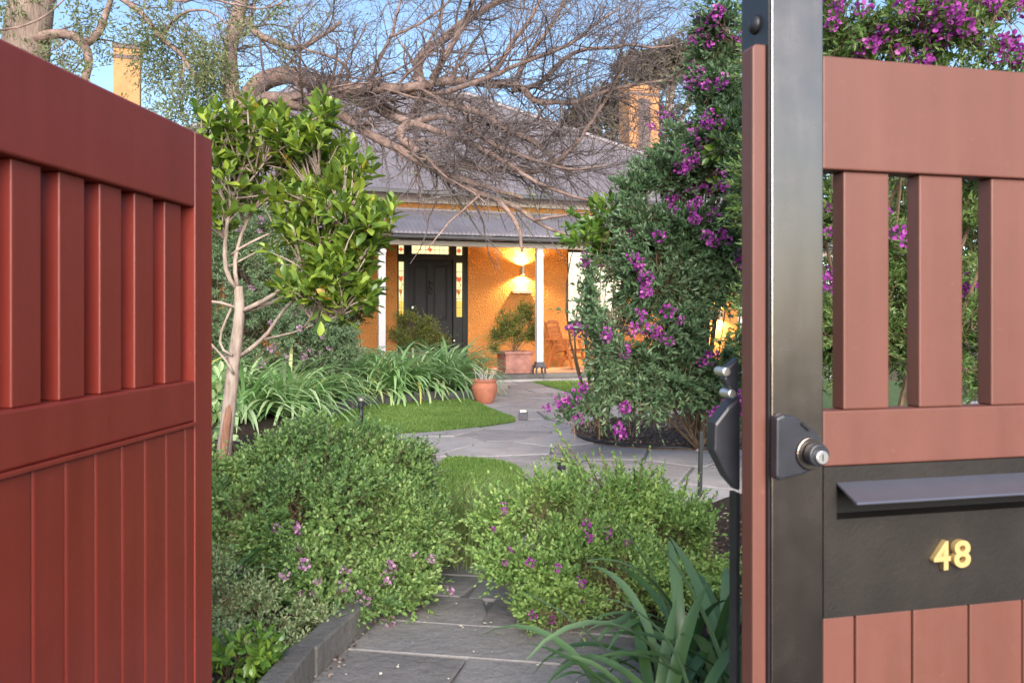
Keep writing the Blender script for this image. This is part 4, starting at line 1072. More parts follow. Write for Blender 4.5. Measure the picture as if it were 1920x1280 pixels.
class Tree:
    def __init__(self, seed): self.rng = np.random.default_rng(seed); self.wood = MB(); self.twig = MB(); self.limbs = []; self.ends = []; self.low = 2.75
    def limb(self, pts, r0, r1, sides=9):
        r = np.linspace(r0, r1, len(pts)); r = r * (1 + self.rng.normal(0, .04, len(pts)))
        self.wood.tube(pts, r, sides); self.limbs.append((pts, r))
    def grow(self, p, d, L, r, lev, bias):
        rng = self.rng
        if p[2] < self.low and rng.uniform() < .88: return
        n = 6 if lev == 0 else (5 if lev == 1 else 4)
        pts = [p]; dd = d.copy(); bend = rng.normal(0, .22, 3)
        for i in range(n):
            dd = norm(dd + rng.normal(0, .17, 3) + bend * .35 + bias * .14); pts.append(pts[-1] + dd * L / n)
        pts = np.array(pts); rr = np.linspace(r, r * .3, n + 1)
        (self.wood if r > .017 else self.twig).tube(pts, rr, 6 if r > .017 else (4 if r > .006 else 3), False)
        self.ends.append((pts[-1], dd, lev))
        if lev >= 2: return
        step = (.12, .08)[lev]; m = max(2, int(L / step))
        for f in np.linspace(.18, 1, m) + rng.uniform(-.04, .04, m):
            f = min(max(f, .05), .99) * n; i = int(f); q = pts[i] * (1 - f + i) + pts[min(i + 1, n)] * (f - i)
            ax = norm(pts[min(i + 1, n)] - pts[i]); s = norm(np.cross(ax, rng.normal(0, 1, 3)))
            a = rng.uniform(.45, 1.0); nd = norm(ax * math.cos(a) + s * math.sin(a) + bias * .25)
            self.grow(q, nd, L * rng.uniform(.30, .55), max(rr[i] * .55, .0034), lev + 1, bias)
    def sprout(self, step, Lr, bias, rmax=.022, start=.15, spread=1.0):
        for pts, r in self.limbs:
            L = np.linalg.norm(np.diff(pts, axis=0), axis=1).sum(); m = int(L * (1 - start) / step)
            for f in np.linspace(start, .985, max(m, 1)) + self.rng.uniform(-.02, .02, max(m, 1)):
                i = int(min(max(f, 0), .985) * (len(pts) - 1)); ax = norm(pts[i + 1] - pts[i]); s = norm(np.cross(ax, self.rng.normal(0, 1, 3)))
                a = self.rng.uniform(.5, 1.15); d = norm(ax * math.cos(a) + s * math.sin(a) * spread + bias)
                self.grow(pts[i], d, self.rng.uniform(*Lr), min(rmax, max(r[i] * .35, .007)), 0, bias)

# the old bare tree: heavy limbs sprawling right in front of the roof
T = Tree(5); rg = T.rng
base = P(452, 760, 10.7); base[2] = .0
root = thing('bare_tree', 'old spreading tree with bare pinkish limbs reaching across the roof of the house', 'tree', base)
trunk_path = [base - [0, 0, .05], P(455, 600, 10.7), P(450, 450, 10.5), P(452, 320, 10.0), P(448, 235, 9.6)]
tp = interp_path(trunk_path, 24); tm = MB(); tm.tube(tp, np.interp(np.linspace(0, 1, 24), [0, .1, .6, 1], [.34, .26, .22, .24]), 14); tm.build('trunk', M['bark_pink'], root, True, origin=base)
LIMBS = [
 ([(446, 240), (432, 165), (430, 110), (436, 60), (452, 8), (472, -60), (500, -140)], 9.6, 9.4, .115, .07),
 ([(440, 70), (462, 30), (470, 48), (475, 62), (510, 78), (560, 95), (600, 70), (640, 40)], 9.5, 9.0, .06, .02),
 ([(445, 225), (470, 172), (500, 146), (540, 138), (580, 150), (620, 167), (669, 184), (708, 195), (741, 220), (767, 233), (783, 208), (792, 177), (784, 141), (782, 112), (803, 89), (839, 72), (865, 43), (900, 23), (960, -14)], 9.6, 9.4, .135, .035),
 ([(450, 240), (470, 208), (511, 193), (551, 184), (593, 190), (636, 177), (692, 167), (751, 167), (810, 174), (839, 193), (866, 203), (905, 211), (922, 223), (958, 249), (1000, 262), (1040, 300), (1075, 330)], 9.4, 8.6, .105, .022),
 ([(470, 205), (508, 178), (551, 197), (610, 200), (652, 223), (688, 249), (711, 262), (747, 279), (784, 302), (813, 318), (850, 332), (910, 350), (980, 372)], 9.3, 8.4, .09, .022),
 ([(751, 166), (793, 161), (833, 152), (872, 151), (903, 157), (942, 161), (971, 157), (988, 167), (994, 190), (1044, 194), (1083, 193), (1122, 177), (1149, 167), (1204, 157), (1260, 150)], 9.0, 8.2, .06, .012),
 ([(810, 151), (833, 108), (859, 66), (882, 16), (905, -40)], 9.0, 8.7, .05, .022),
 ([(909, 150), (939, 125), (958, 79), (985, 52), (1004, 20), (1025, -30)], 8.9, 8.6, .04, .016),
 ([(968, 150), (991, 98), (1024, 66), (1044, 33), (1065, -20)], 8.8, 8.5, .034, .014),
 ([(960, 170), (1014, 160), (1037, 131), (1063, 105), (1096, 89), (1142, 93), (1175, 82), (1225, 92), (1290, 80)], 8.8, 8.0, .036, .008),
 ([(830, 175), (905, 150), (980, 118), (1070, 85), (1110, 50), (1160, 15)], 8.8, 8.0, .034, .01),
 ([(813, 318), (870, 306), (893, 318), (958, 316), (1008, 325), (1044, 305), (1073, 279), (1109, 230), (1139, 184), (1165, 135), (1190, 90)], 8.8, 8.2, .048, .01),
 ([(767, 233), (740, 250), (790, 290), (850, 345), (900, 362), (936, 377), (968, 387), (1001, 413), (1034, 431), (1062, 441)], 8.9, 8.0, .06, .014),
 ([(936, 378), (955, 398), (975, 424), (977, 448), (978, 472)], 8.2, 8.15, .034, .018),
 ([(741, 220), (800, 240), (870, 262), (940, 300), (1010, 345), (1080, 372), (1130, 378)], 9.0, 8.0, .05, .012),
 ([(767, 233), (830, 215), (870, 235), (930, 275), (1000, 300), (1070, 320), (1140, 310)], 9.0, 8.2, .045, .010),
 ([(700, 195), (690, 150), (712, 110), (735, 70), (745, 20), (760, -30)], 9.2, 8.9, .032, .012),
 ([(640, 175), (660, 140), (640, 110), (600, 100), (560, 90), (540, 60), (570, 30)], 9.2, 8.8, .026, .008),
 ([(730, 70), (780, 50), (830, 15), (860, -20)], 9.0, 8.8, .02, .008),
 ([(900, 365), (860, 400), (830, 430), (800, 470)], 8.3, 8.0, .018, .005),
 ([(1001, 413), (1050, 405), (1110, 395), (1160, 405)], 8.1, 7.9, .02, .006),
]
for path, d0, d1, r0, r1 in LIMBS: T.limb(px_limb(path, d0, d1, .004, rg), r0, r1, 9 if r0 > .05 else 7)
T.sprout(.135, (.5, 1.5), np.array([.12, -.04, .06]))
alll = T.limbs; T.limbs = [alll[k] for k in (3, 4, 4, 5, 11, 12, 14, 15)]; T.low = 3.05
T.sprout(.10, (.35, 1.0), np.array([.12, -.02, .06]), .012, .25); T.limbs = alll
T.wood.build('limbs', M['bark_pink'], root, True, origin=base)
stuff(T.twig.build('twigs', M['twig'], root, origin=base))
# a little grey-green feathery growth still on it
rng = np.random.default_rng(51)
L = px_lobes([(885, 345, 8.4, 70, 26), (960, 350, 8.3, 60, 22), (830, 335, 8.6, 40, 22), (500, 60, 9.3, 60, 40), (600, 40, 9.0, 80, 40), (1000, 380, 8.2, 40, 12), (640, 230, 9.0, 50, 30)])
tips, dirs = sample_lobes(rng, L, 420, .1, 2, -.05, up=-.1)
mb = MB(); p_, d_, n_, l_ = sprig_leaves(rng, tips, dirs, .26, 9, .055, 1.1, .6, .3, .4); emit(mb, leaf_tpl('flat'), p_, d_, n_, l_, l_ * .28)
stuff(mb.build('foliage', M['pepper'], root, origin=base))

# leafy tree at the far left
T = Tree(6); rg = T.rng
base = P(40, 760, 8.4); base[2] = 0
root = thing('pepper_tree', 'thick grey trunked tree with drooping olive sprays above the open gate', 'tree', base)
tp = interp_path([base - [0, 0, .05], P(30, 500, 8.4), P(38, 250, 8.4), P(48, 80, 8.4), P(62, -20, 8.4), P(80, -160, 8.4)], 24)
tm = MB(); tm.tube(tp, np.interp(np.linspace(0, 1, 24), [0, .5, .8, 1], [.34, .28, .24, .20]), 14); tm.build('trunk', M['bark_grey'], root, True, origin=base)
for path, d0, d1, r0, r1 in [
 ([(60, 75), (110, 60), (140, 66), (158, 82), (170, 98), (168, 120), (163, 140), (155, 160)], 8.3, 8.1, .06, .04),
 ([(160, 82), (178, 76), (190, 62), (192, 40), (205, 10), (220, -40)], 8.2, 8.2, .05, .022),
 ([(0, 57), (40, 52), (75, 38), (110, 10), (140, -20)], 7.9, 7.9, .012, .008),
 ([(80, -60), (180, -40), (240, 5), (280, 40), (300, 75), (340, 100), (370, 150), (385, 185)], 8.2, 7.8, .045, .016),
 ([(300, 75), (330, 30), (365, 15), (400, 22), (430, 50)], 8.0, 7.7, .02, .008),
 ([(190, -40), (280, -10), (330, 3), (390, -4), (440, 10), (500, 18), (535, 2)], 8.1, 7.4, .02, .008),
 ([(340, 100), (350, 130), (340, 170), (330, 200)], 7.9, 7.8, .014, .005)]:
    T.limb(px_limb(path, d0, d1, .004, rg), r0, r1, 8)
T.sprout(.22, (.3, .8), np.array([.05, -.05, -.05]), .012, .2)
T.wood.build('limbs', M['bark_pink'], root, True, origin=base); stuff(T.twig.build('twigs', M['twig'], root, origin=base))
rng = np.random.default_rng(61)
L = px_lobes([(330, 110, 7.9, 75, 55), (280, 130, 7.9, 60, 50), (380, 110, 7.8, 60, 60), (430, 90, 7.8, 40, 60), (300, 60, 8.0, 60, 40), (240, 40, 8.1, 60, 40), (380, 185, 7.7, 60, 36), (340, 205, 7.7, 45, 28), (120, 25, 8.2, 70, 40), (30, 30, 8, 50, 50), (70, 105, 8, 80, 22), (180, 150, 8, 60, 30), (400, 40, 7.8, 60, 36), (490, 40, 7.8, 50, 34), (220, 215, 7.8, 30, 20), (450, 150, 7.8, 50, 36)])
tips, dirs = sample_lobes(rng, L, 2300, .1, 1.9, .0, [(237, 125, 34, 60)], up=-.5)
mb = MB(); p_, d_, n_, l_ = sprig_leaves(rng, tips, dirs, .26, 10, .066, 1.1, .55, .2, .5); emit(mb, leaf_tpl('small'), p_, d_, n_, l_, l_ * .30)
stuff(mb.build('foliage', M['pepper'], root, origin=base))

# pale barked fig with big glossy leaves, left of the path
base = P(412, 915, 5.5); base[2] = .04
root = thing('fig_tree', 'small pale trunked tree with big glossy leaves right behind the open gate', 'tree', base)
rng = np.random.default_rng(71); D_ = 5.5
tw = lambda px: px / F * D_ * S / 2
tp = interp_path([base - [0, 0, .06], P(420, 846, D_), P(430, 760, D_), P(439, 673, D_), P(447, 616, D_), P(450, 573, D_), P(447, 537, D_)], 26)
m = MB(); m.tube(tp, np.interp(np.linspace(0, 1, 26), [0, .15, .5, .8, 1], [tw(33), tw(27), tw(25), tw(21), tw(16)]) * (1 + rng.normal(0, .03, 26)), 14); m.build('trunk', M['bark_pale'], root, True, origin=base)
sc_ = MB(); sp_ = tp[3:12] + np.array([.010, -tw(19), 0]); sc_.tube(sp_, np.interp(np.linspace(0, 1, 9), [0, .2, .8, 1], [.014, .033, .030, .006]), 8); sc_.build('bark_scar', M['bark_scar'], root, True, origin=base)
wood = MB(); ends = []
for path, d0, d1, r0, r1 in [
 ([(447, 545), (430, 534), (418, 515), (421, 472), (425, 411), (440, 360), (455, 310), (470, 270)], 5.5, 5.3, 9, 4),
 ([(445, 535), (436, 515), (441, 472), (457, 429), (466, 400), (490, 370), (520, 330), (545, 290)], 5.5, 5.5, 8, 3.5),
 ([(455, 583), (478, 570), (499, 565), (535, 537), (553, 519), (590, 490), (620, 450), (650, 410)], 5.5, 5.3, 9, 3.5),
 ([(457, 583), (513, 571), (542, 551), (570, 520), (620, 500), (670, 480)], 5.5, 5.6, 7, 3),
 ([(450, 668), (491, 639), (513, 612), (535, 576), (549, 555), (574, 537), (610, 535), (650, 540)], 5.5, 5.2, 8, 3),
 ([(497, 636), (530, 627), (560, 623), (600, 600), (640, 590)], 5.4, 5.2, 4, 2),
 ([(446, 578), (436, 573), (398, 562), (360, 570)], 5.5, 5.4, 6, 4),
 ([(436, 666), (412, 664), (402, 648), (416, 616), (434, 578)], 5.45, 5.45, 5, 4),
 ([(438, 700), (425, 675), (404, 655), (392, 640)], 5.45, 5.4, 5, 3),
 ([(430, 480), (470, 450), (510, 440), (550, 420), (570, 380), (600, 340)], 5.5, 5.4, 5, 2.5),
 ([(428, 500), (470, 480), (500, 460), (540, 440)], 5.5, 5.7, 4, 2),
 ([(425, 420), (410, 380), (420, 330), (400, 280), (395, 240)], 5.4, 5.3, 5, 2.5),
 ([(440, 370), (480, 330), (510, 280), (590, 240)], 5.4, 5.3, 4, 2),
 ([(600, 480), (650, 455), (700, 450), (735, 440)], 5.4, 5.2, 4, 2)]:
    q = px_limb(path, d0, d1, .002, rng); wood.tube(q, np.linspace(tw(r0 * 1.1), tw(r1 * 1.0), len(q)), 8); ends.append(q[len(q) // 3:])
allp = np.vstack(ends)
L = px_lobes([(470, 265, 5.4, 85, 62), (560, 285, 5.4, 90, 62), (600, 340, 5.3, 100, 62), (665, 375, 5.3, 75, 60), (705, 430, 5.2, 42, 52), (640, 450, 5.3, 90, 62), (570, 450, 5.4, 60, 60), (600, 545, 5.2, 75, 50), (655, 560, 5.2, 45, 60), (430, 330, 5.4, 45, 80), (500, 345, 5.5, 60, 50), (410, 235, 5.3, 28, 38), (600, 225, 5.3, 26, 22), (640, 505, 5.2, 60, 50), (400, 400, 5.4, 30, 50), (690, 350, 5.2, 40, 30)])
tips, dirs = sample_lobes(rng, L, 520, .25, 3, -.27, up=1.4)
lp, ld, ln_, ll = sprig_leaves(rng, tips - dirs * .05, dirs, .14, 9, .130, 1.2, .32, .6, .0, .05)
for tpt, dv in zip(tips, dirs):
    j = np.argmin(((allp - (tpt - dv * .25)) ** 2).sum(1)); c = curve_pts(allp[j], tpt + dv * .04, 6, .1, rng); wood.tube(c, np.linspace(.009, .004, 6), 5)
wood.build('limbs', M['bark_pale'], root, True, origin=base)
ll = np.clip(ll, .08, .18)
order = np.argsort(lp[:, 1] - ll * 3 + rng.uniform(0, .25, len(lp)))
big = leaf_tpl('big'); lm = []
for k in range(5):
    mb = MB(); V, T_l = big; V = V.copy(); V[:, 2] *= (.4, 1.0, 1.7, 1.2, .7)[k]; V[:, 1] *= (.46, .40, .43, .5, .38)[k]; mb.add(V, T=T_l); me = mb.mesh('leaf', True); me.materials.append(M['fig']); lm.append(me)
x_ = norm(ld); z_ = norm(ln_ - (ln_ * x_).sum(-1, keepdims=True) * x_); y_ = np.cross(z_, x_)
for c_, i in enumerate(order[:300]):
    o = bpy.data.objects.new('leaf', lm[c_ % 5]); COL.objects.link(o); o.parent = root
    Mx = Matrix(np.column_stack([x_[i] * ll[i], y_[i] * ll[i], z_[i] * ll[i]]).tolist()).to_4x4(); Mx.translation = Vector(lp[i] - base)
    o.matrix_basis = Mx
rest = order[300:]; mb = MB(); emit(mb, big, lp[rest], ld[rest], ln_[rest], ll[rest], ll[rest] * rng.uniform(.37, .5, len(rest)))
stuff(mb.build('foliage', M['fig'], root, True, origin=base))

# distant flat-topped pines beyond the house, and trees closing the view
def far_tree(name, label, px, py_base, d, lobes, mat, seed, n, leaf, group=None, trunk_r=.3, wid=.5):
    rng = np.random.default_rng(seed); base = P(px, 600, d); base[2] = -.1
    root = thing(name, label, 'tree', base, 0, group); Ls = px_lobes(lobes)
    top = np.mean([l[0] for l in Ls], 0)
    m = MB(); tp = interp_path([base, base * [1, 1, 0] + [0, 0, top[2] * .5], top], 14); m.tube(tp, np.linspace(trunk_r, trunk_r * .4, 14), 10)
    for c, r in Ls: m.tube(curve_pts(tp[8], c, 8, .12, rng), np.linspace(trunk_r * .4, trunk_r * .1, 8), 6)
    m.build('trunk', M['bark_grey'], root, True, origin=base)
    tips, dirs = sample_lobes(rng, Ls, n, .2, .9 / max(.5, trunk_r * 3), -.12, up=.3)
    mb = MB(); p_, d_, n_, l_ = sprig_leaves(rng, tips, dirs, leaf * 2.2, 9, leaf, 1.2, .4, .4); emit(mb, leaf_tpl('flat'), p_, d_, n_, l_, l_ * wid)
    stuff(mb.build('crown', mat, root, origin=base))
far_tree('umbrella_pine', 'flat crowned pine beyond the house, seen beside the right chimney', 1225, 0, 34, [(1200, 138, 34, 42, 18), (1255, 118, 34, 50, 20), (1300, 105, 34, 45, 22), (1340, 110, 34, 40, 24), (1250, 135, 34, 40, 14)], M['pine'], 81, 1500, .26, 'pines beyond the house', .3)
far_tree('umbrella_pine', 'lower rounded pine behind the hip of the roof, left of the right chimney', 1125, 0, 32, [(1110, 220, 32, 42, 26), (1150, 195, 32, 45, 22), (1090, 245, 32, 30, 24), (1150, 250, 32, 50, 30), (1200, 290, 32, 40, 40), (1240, 210, 32, 36, 40)], M['pine'], 82, 2000, .24, 'pines beyond the house', .3)
for i, (px, d, h, lab) in enumerate([(1700, 30, 330, 'leafy tree far behind the right gate'), (250, 30, 330, 'leafy tree standing past the left end of the house'), (2150, 26, 200, 'leafy tree beyond the garden to the far right')]):
    far_tree('background_tree', lab, px, 0, d, [(px + dx, h + dy, d, 110, 80) for dx, dy in ((0, 0), (-90, 70), (90, 60), (-40, 150), (60, 150), (-120, 180), (130, 170))], M['farleaf'], 90 + i, 1500, .34, 'trees beyond the house')

# ---------------------------------------------------------------- shrubs and plants
FM = flower_meshes(M['purple'], 1); FP = flower_meshes(M['purple_pale'], 2)
HOLES = [(1346, 606, 24, 44), (1338, 655, 14, 22), (1072, 645, 42, 52), (1072, 500, 30, 56)]
make_shrub('polygala_shrub', 'tall dark shrub with magenta flowers arching over the mulch bed left of the post', 'shrub', P(1312, 830, 7.0) * [1, 1, 0] + [0, 0, .02],
    px_lobes([(1345, 150, 6.4, 44, 70), (1350, 210, 6.4, 44, 60), (1230, 455, 6.3, 70, 40), (1340, 470, 6.3, 60, 50), (1290, 480, 6.4, 70, 50), (1350, 40, 6.3, 42, 60), (1120, 580, 6.1, 40, 40), (1100, 480, 6.2, 30, 26), (1130, 640, 6.1, 34, 40), (1365, 300, 6.2, 40, 120), (1335, 110, 6.4, 40, 50), (1352, 180, 6.5, 50, 60), (1312, 230, 6.5, 55, 50), (1268, 285, 6.5, 45, 36), (1340, 300, 6.4, 80, 80), (1260, 330, 6.5, 80, 60), (1188, 352, 6.4, 40, 30), (1280, 420, 6.4, 90, 70), (1200, 420, 6.3, 60, 50), (1350, 430, 6.4, 60, 90), (1150, 410, 6.3, 40, 30),
      (1150, 490, 6.3, 48, 36), (1100, 530, 6.2, 30, 30), (1230, 510, 6.3, 90, 70), (1330, 530, 6.4, 70, 70), (1160, 580, 6.2, 55, 45), (1250, 610, 6.3, 90, 70), (1360, 680, 6.3, 55, 80), (1180, 660, 6.2, 60, 45), (1270, 700, 6.3, 95, 65), (1190, 730, 6.2, 60, 34), (1140, 690, 6.1, 28, 24), (1290, 755, 6.4, 85, 30), (1085, 755, 6.1, 30, 18), (1120, 745, 6.1, 40, 18), (1065, 775, 6.1, 14, 22), (1350, 870, 6.0, 40, 45), (1375, 780, 6.1, 40, 80)]),
    6400, .072, .37, .28, 18, M['polygala'], 'small', 31, 22, 'purple flowered shrubs', 100, FM, M['purple'], 1.2, .017, .35, 2.6, -.15, HOLES, .40, 1.1, .4, zmin=.45, sag=.30, ffilter=[(1340, 40, 4), (1362, 85, 4), (1325, 70, 3), (1340, 98, 3), (1312, 155, 5), (1322, 178, 2), (1300, 300, 4), (1300, 325, 4), (1335, 335, 4), (1360, 338, 2), (1270, 372, 3), (1300, 405, 5), (1322, 408, 3), (1215, 232, 3), (1310, 243, 3), (1355, 240, 3), (1350, 465, 4), (1372, 495, 4), (1200, 510, 4), (1218, 525, 3), (1075, 523, 2), (1245, 605, 3), (1190, 622, 2), (1088, 612, 2), (1240, 580, 1), (1140, 675, 2), (1086, 738, 2), (1062, 770, 3), (1076, 795, 3), (1160, 780, 3), (1175, 798, 2), (1205, 632, 1), (1350, 885, 5), (1330, 862, 2), (1250, 630, 3), (1320, 690, 2), (1370, 888, 3)])
make_shrub('polygala_shrub', 'dense flowering shrub filling the view behind and above the slatted right gate', 'shrub', W(2.4, 5.0) + (.04,),
    px_lobes([(1590, 40, 4.6, 90, 90), (1700, 30, 4.6, 120, 90), (1830, 40, 4.6, 130, 100), (1960, 60, 4.6, 120, 110), (1640, -60, 4.8, 150, 80), (1850, -70, 4.8, 170, 90), (1620, 200, 4.7, 120, 120), (1760, 230, 4.7, 140, 130), (1900, 240, 4.7, 120, 130), (1600, 400, 4.9, 100, 130), (1720, 430, 4.9, 120, 130), (1860, 440, 4.9, 130, 140), (1620, 600, 4.9, 120, 120), (1760, 640, 4.9, 140, 120), (1900, 640, 4.9, 120, 120), (1470, 100, 5.2, 110, 120), (1480, 350, 5.2, 110, 150), (1490, 600, 5.2, 120, 130)]),
    8500, .056, .32, .19, 15, M['polygala_b'], 'small', 32, 14, 'purple flowered shrubs', 90, FM, M['purple'], 1.25, .022, .3, 2.2, -.10, (), .4, 1.1, .4, ffilter=[(1590, 18, 3), (1760, 30, 4), (1620, 92, 3), (1650, 100, 3), (1750, 60, 3), (1770, 45, 3), (1882, 95, 3), (1862, 30, 3), (1636, 80, 2), (1848, 12, 3), (1568, 42, 3), (1816, 540, 3), (1672, 440, 2), (1700, 42, 2), (1738, 72, 2), (1892, 50, 3), (1740, 110, 2), (1836, 115, 2), (1715, 100, 2), (1550, 450, 2), (1552, 535, 2), (1560, 10, 3), (1910, 20, 3), (1690, 15, 2)])
make_shrub('broadleaf_shrub', 'glossy broad leaved shrub with upright shoots just right of the lit window', 'shrub', W(.92, 7.6) + (.03,),
    px_lobes([(1115, 420, 6.7, 38, 36), (1150, 395, 6.7, 34, 30), (1090, 445, 6.6, 26, 14), (1180, 440, 6.7, 36, 34), (1150, 470, 6.8, 40, 30), (1150, 700, 6.6, 45, 24)]),
    75, .13, .42, .16, 9, M['camellia'], 'big', 33, 14, stem_r=.014, nz=0, up=.6, a0=1.0, a1=.3)
make_shrub('broadleaf_shrub', 'light green broad leaved shoots against the steel post behind the purple flowers', 'shrub', W(1.85, 7.2) + (.03,),
    px_lobes([(1355, 245, 6.2, 34, 46), (1375, 310, 6.2, 30, 40)]), 46, .12, .42, .15, 9, M['camellia'], 'big', 34, 10, stem_r=.014, nz=0, up=.6, a0=1.0, a1=.3)
make_shrub('grey_shrub', 'grey green shrub with dusky mauve flowers behind the pale trunked tree', 'shrub', W(-3.9, 9.75) + (.06,),
    px_lobes([(430, 440, 9.75, 60, 70), (500, 450, 9.75, 70, 60), (470, 530, 9.75, 100, 80), (560, 520, 9.75, 80, 70), (440, 620, 9.75, 80, 60), (540, 620, 9.75, 100, 70), (620, 630, 9.75, 50, 50), (500, 690, 9.75, 90, 36), (590, 690, 9.75, 70, 34), (650, 660, 9.75, 30, 26), (340, 520, 9.75, 90, 120)]),
    6400, .075, .28, .20, 14, M['greyshrub'], 'small', 35, 40, None, 46, FP, M['purple_pale'], 1.1, .014, .4, 1.8, -.14)
make_shrub('box_shrub', 'small dark dense shrub hanging by the left verandah post', 'shrub', W(-2.75, 13.2) + (.1,),
    px_lobes([(672, 560, 13.2, 34, 44), (655, 600, 13.2, 34, 34), (640, 540, 13.2, 30, 40)]), 620, .07, .4, .2, 10, M['darkleaf'], 'small', 36, 16, stem_r=.014)
make_shrub('myrtle_bush', 'round dense green bush with mauve flowers over the stone kerb, left of the path', 'bush', W(-.86, 3.55) + (.055,),
    px_lobes([(440, 925, 3.5, 90, 70), (520, 885, 3.6, 80, 70), (765, 1090, 3.15, 62, 66), (690, 1120, 3.05, 66, 40), (815, 1000, 3.35, 36, 66), (560, 1040, 3.2, 90, 60), (610, 1135, 2.95, 50, 34), (650, 1150, 2.92, 44, 24), (430, 1010, 3.15, 60, 60), (600, 855, 3.7, 100, 75), (690, 870, 3.7, 95, 80), (750, 900, 3.6, 75, 75), (620, 960, 3.4, 140, 110), (740, 990, 3.4, 95, 95), (500, 980, 3.3, 110, 100), (430, 960, 3.3, 70, 90), (780, 1020, 3.4, 55, 80), (620, 1070, 3.2, 130, 75), (720, 1090, 3.3, 85, 60), (560, 1110, 3.15, 70, 50), (600, 805, 3.9, 50, 30), (680, 825, 3.9, 60, 26), (800, 850, 3.7, 26, 30), (340, 900, 3.4, 80, 90)]),
    9000, .026, .62, .13, 14, M['myrtle'], 'round', 37, 40, 'rounded bushes by the path', 26, FP, M['purple_pale'], .55, .0065, .45, 4.2, -.16, [(560, 960, 22, 50), (700, 1010, 18, 14)], .35, 1.2, .5)
make_shrub('myrtle_bush', 'loose light green bush with upright sprigs, right of the entry path', 'bush', W(.40, 3.1) + (.045,),
    px_lobes([(1080, 935, 3.2, 80, 50), (1060, 970, 3.15, 90, 60), (1110, 945, 3.2, 60, 46), (1190, 935, 3.2, 40, 40), (1000, 950, 3.1, 90, 70), (1090, 970, 3.1, 120, 80), (1180, 930, 3.2, 80, 60), (1220, 990, 3.2, 100, 70), (1290, 980, 3.3, 60, 60), (1060, 1050, 3.0, 120, 80), (1160, 1060, 3.0, 130, 80), (960, 1040, 3.0, 75, 60), (1250, 1070, 3.1, 100, 60), (1060, 1120, 2.95, 80, 50), (930, 970, 3.1, 40, 40), (1330, 1040, 3.2, 50, 80), (1010, 1130, 2.9, 40, 60)]),
    5200, .025, .58, .155, 17, M['myrtle_b'], 'round', 38, 60, 'rounded bushes by the path', 14, FM, M['purple'], .42, .0055, .35, 5.5, -.06, (), .75, 1.15, .45)
rng = np.random.default_rng(58); m = MB(); bb = np.array(W(-.86, 3.55) + (.055,))
for k in range(110):
    a = P(rng.uniform(535, 590), rng.uniform(930, 1060), 3.38); c = a + rng.normal(0, .07, 3) + [0, 0, .06]; m.tube(curve_pts(a, c, 5, .25, rng), [.0020, .0018, .0016, .0013, .0008], 4)
dt = m.build('dead_twigs', M['tan'], None, origin=bb); dt.parent = bpy.data.objects['myrtle_bush']; stuff(dt)
# long upright sprigs standing out of the loose bush
def sprays(name, label, cat, base, tips_px, d, leaf, wid, mat, seed, L0=.16, fl=None):
    rng = np.random.default_rng(seed); root = thing(name, label, cat, base); base = np.asarray(base, float); sb = MB(); mb = MB()
    for (px, py) in tips_px:
        t = P(px, py, d + rng.uniform(-.15, .15)); pts = curve_pts(base + rng.normal(0, .02, 3) * [1, 1, 0], t, 10, .1, rng); sb.tube(pts, np.linspace(.005, .0018, 10), 4)
        ax = norm(pts[-1] - pts[-3]); b0 = t - ax * L0
        p_, d_, n_, l_ = sprig_leaves(rng, b0[None], ax[None], L0, 22, leaf, 1.2, .5); emit(mb, leaf_tpl('round'), p_, d_, n_, l_, l_ * wid)
    stuff(mb.build('foliage', mat, root, origin=base)); stuff(sb.build('stem', M['stem'], root, origin=base))
    return root
sprays('myrtle_sprig', 'tall leafy sprigs rising in front of the pale paving at the right', 'shrub', W(.62, 3.3) + (.045,),
    [(1045, 830), (1060, 845), (1020, 860), (1095, 850), (1150, 850), (1135, 870), (1205, 860), (1190, 880), (1215, 900), (960, 880), (1250, 905), (1290, 890), (1320, 920), (985, 890), (1080, 880), (1165, 885), (1010, 900), (930, 920), (900, 960), (880, 1000), (985, 1150), (1010, 1180), (1035, 1200), (1005, 1120), (1040, 800), (1125, 845), (1060, 890), (1235, 880), (1340, 960), (905, 1060), (960, 1110)], 3.2, .030, .58, M['myrtle_b'], 39, .22)
sprays('myrtle_sprig', 'leafy sprigs standing up along the top of the dense bush left of the path', 'shrub', W(-.95, 3.7) + (.055,),
    [(430, 855), (455, 840), (482, 822), (520, 805), (560, 792), (600, 778), (640, 795), (665, 805), (700, 798), (742, 806), (782, 822), (806, 832), (835, 880), (850, 930), (500, 830), (540, 812), (622, 790), (585, 800), (720, 812), (760, 830), (845, 990), (470, 850), (410, 870), (852, 1060), (835, 1110), (800, 1150)], 3.6, .030, .6, M['myrtle'], 56, .2)
# low plants at the bottom left, inside the kerb
make_shrub('groundcover_plant', 'low pale variegated plant at the foot of the open gate', 'plant', W(-1.0, 2.75) + (.055,),
    px_lobes([(420, 1120, 2.8, 60, 50), (460, 1160, 2.75, 60, 40), (420, 1200, 2.6, 50, 40), (400, 1060, 2.9, 40, 40), (480, 1110, 2.8, 50, 40), (520, 1165, 2.75, 46, 26), (575, 1150, 2.85, 36, 22), (610, 1160, 2.8, 36, 18), (545, 1200, 2.65, 38, 20), (340, 1130, 2.7, 70, 60)]), 900, .022, .5, .10, 9, M['variegated'], 'small', 40, 20, stem_r=.004, nz=4, nthr=-.1)
make_shrub('seedling_plant', 'broad leaved light green seedlings beside the kerb at the bottom left', 'plant', W(-.93, 2.45) + (.055,),
    px_lobes([(470, 1215, 2.45, 50, 26), (430, 1245, 2.4, 45, 26), (500, 1240, 2.45, 34, 20)]), 42, .055, .48, .07, 6, M['camellia'], 'big', 41, 8, stem_r=.003, nz=0, up=.7)
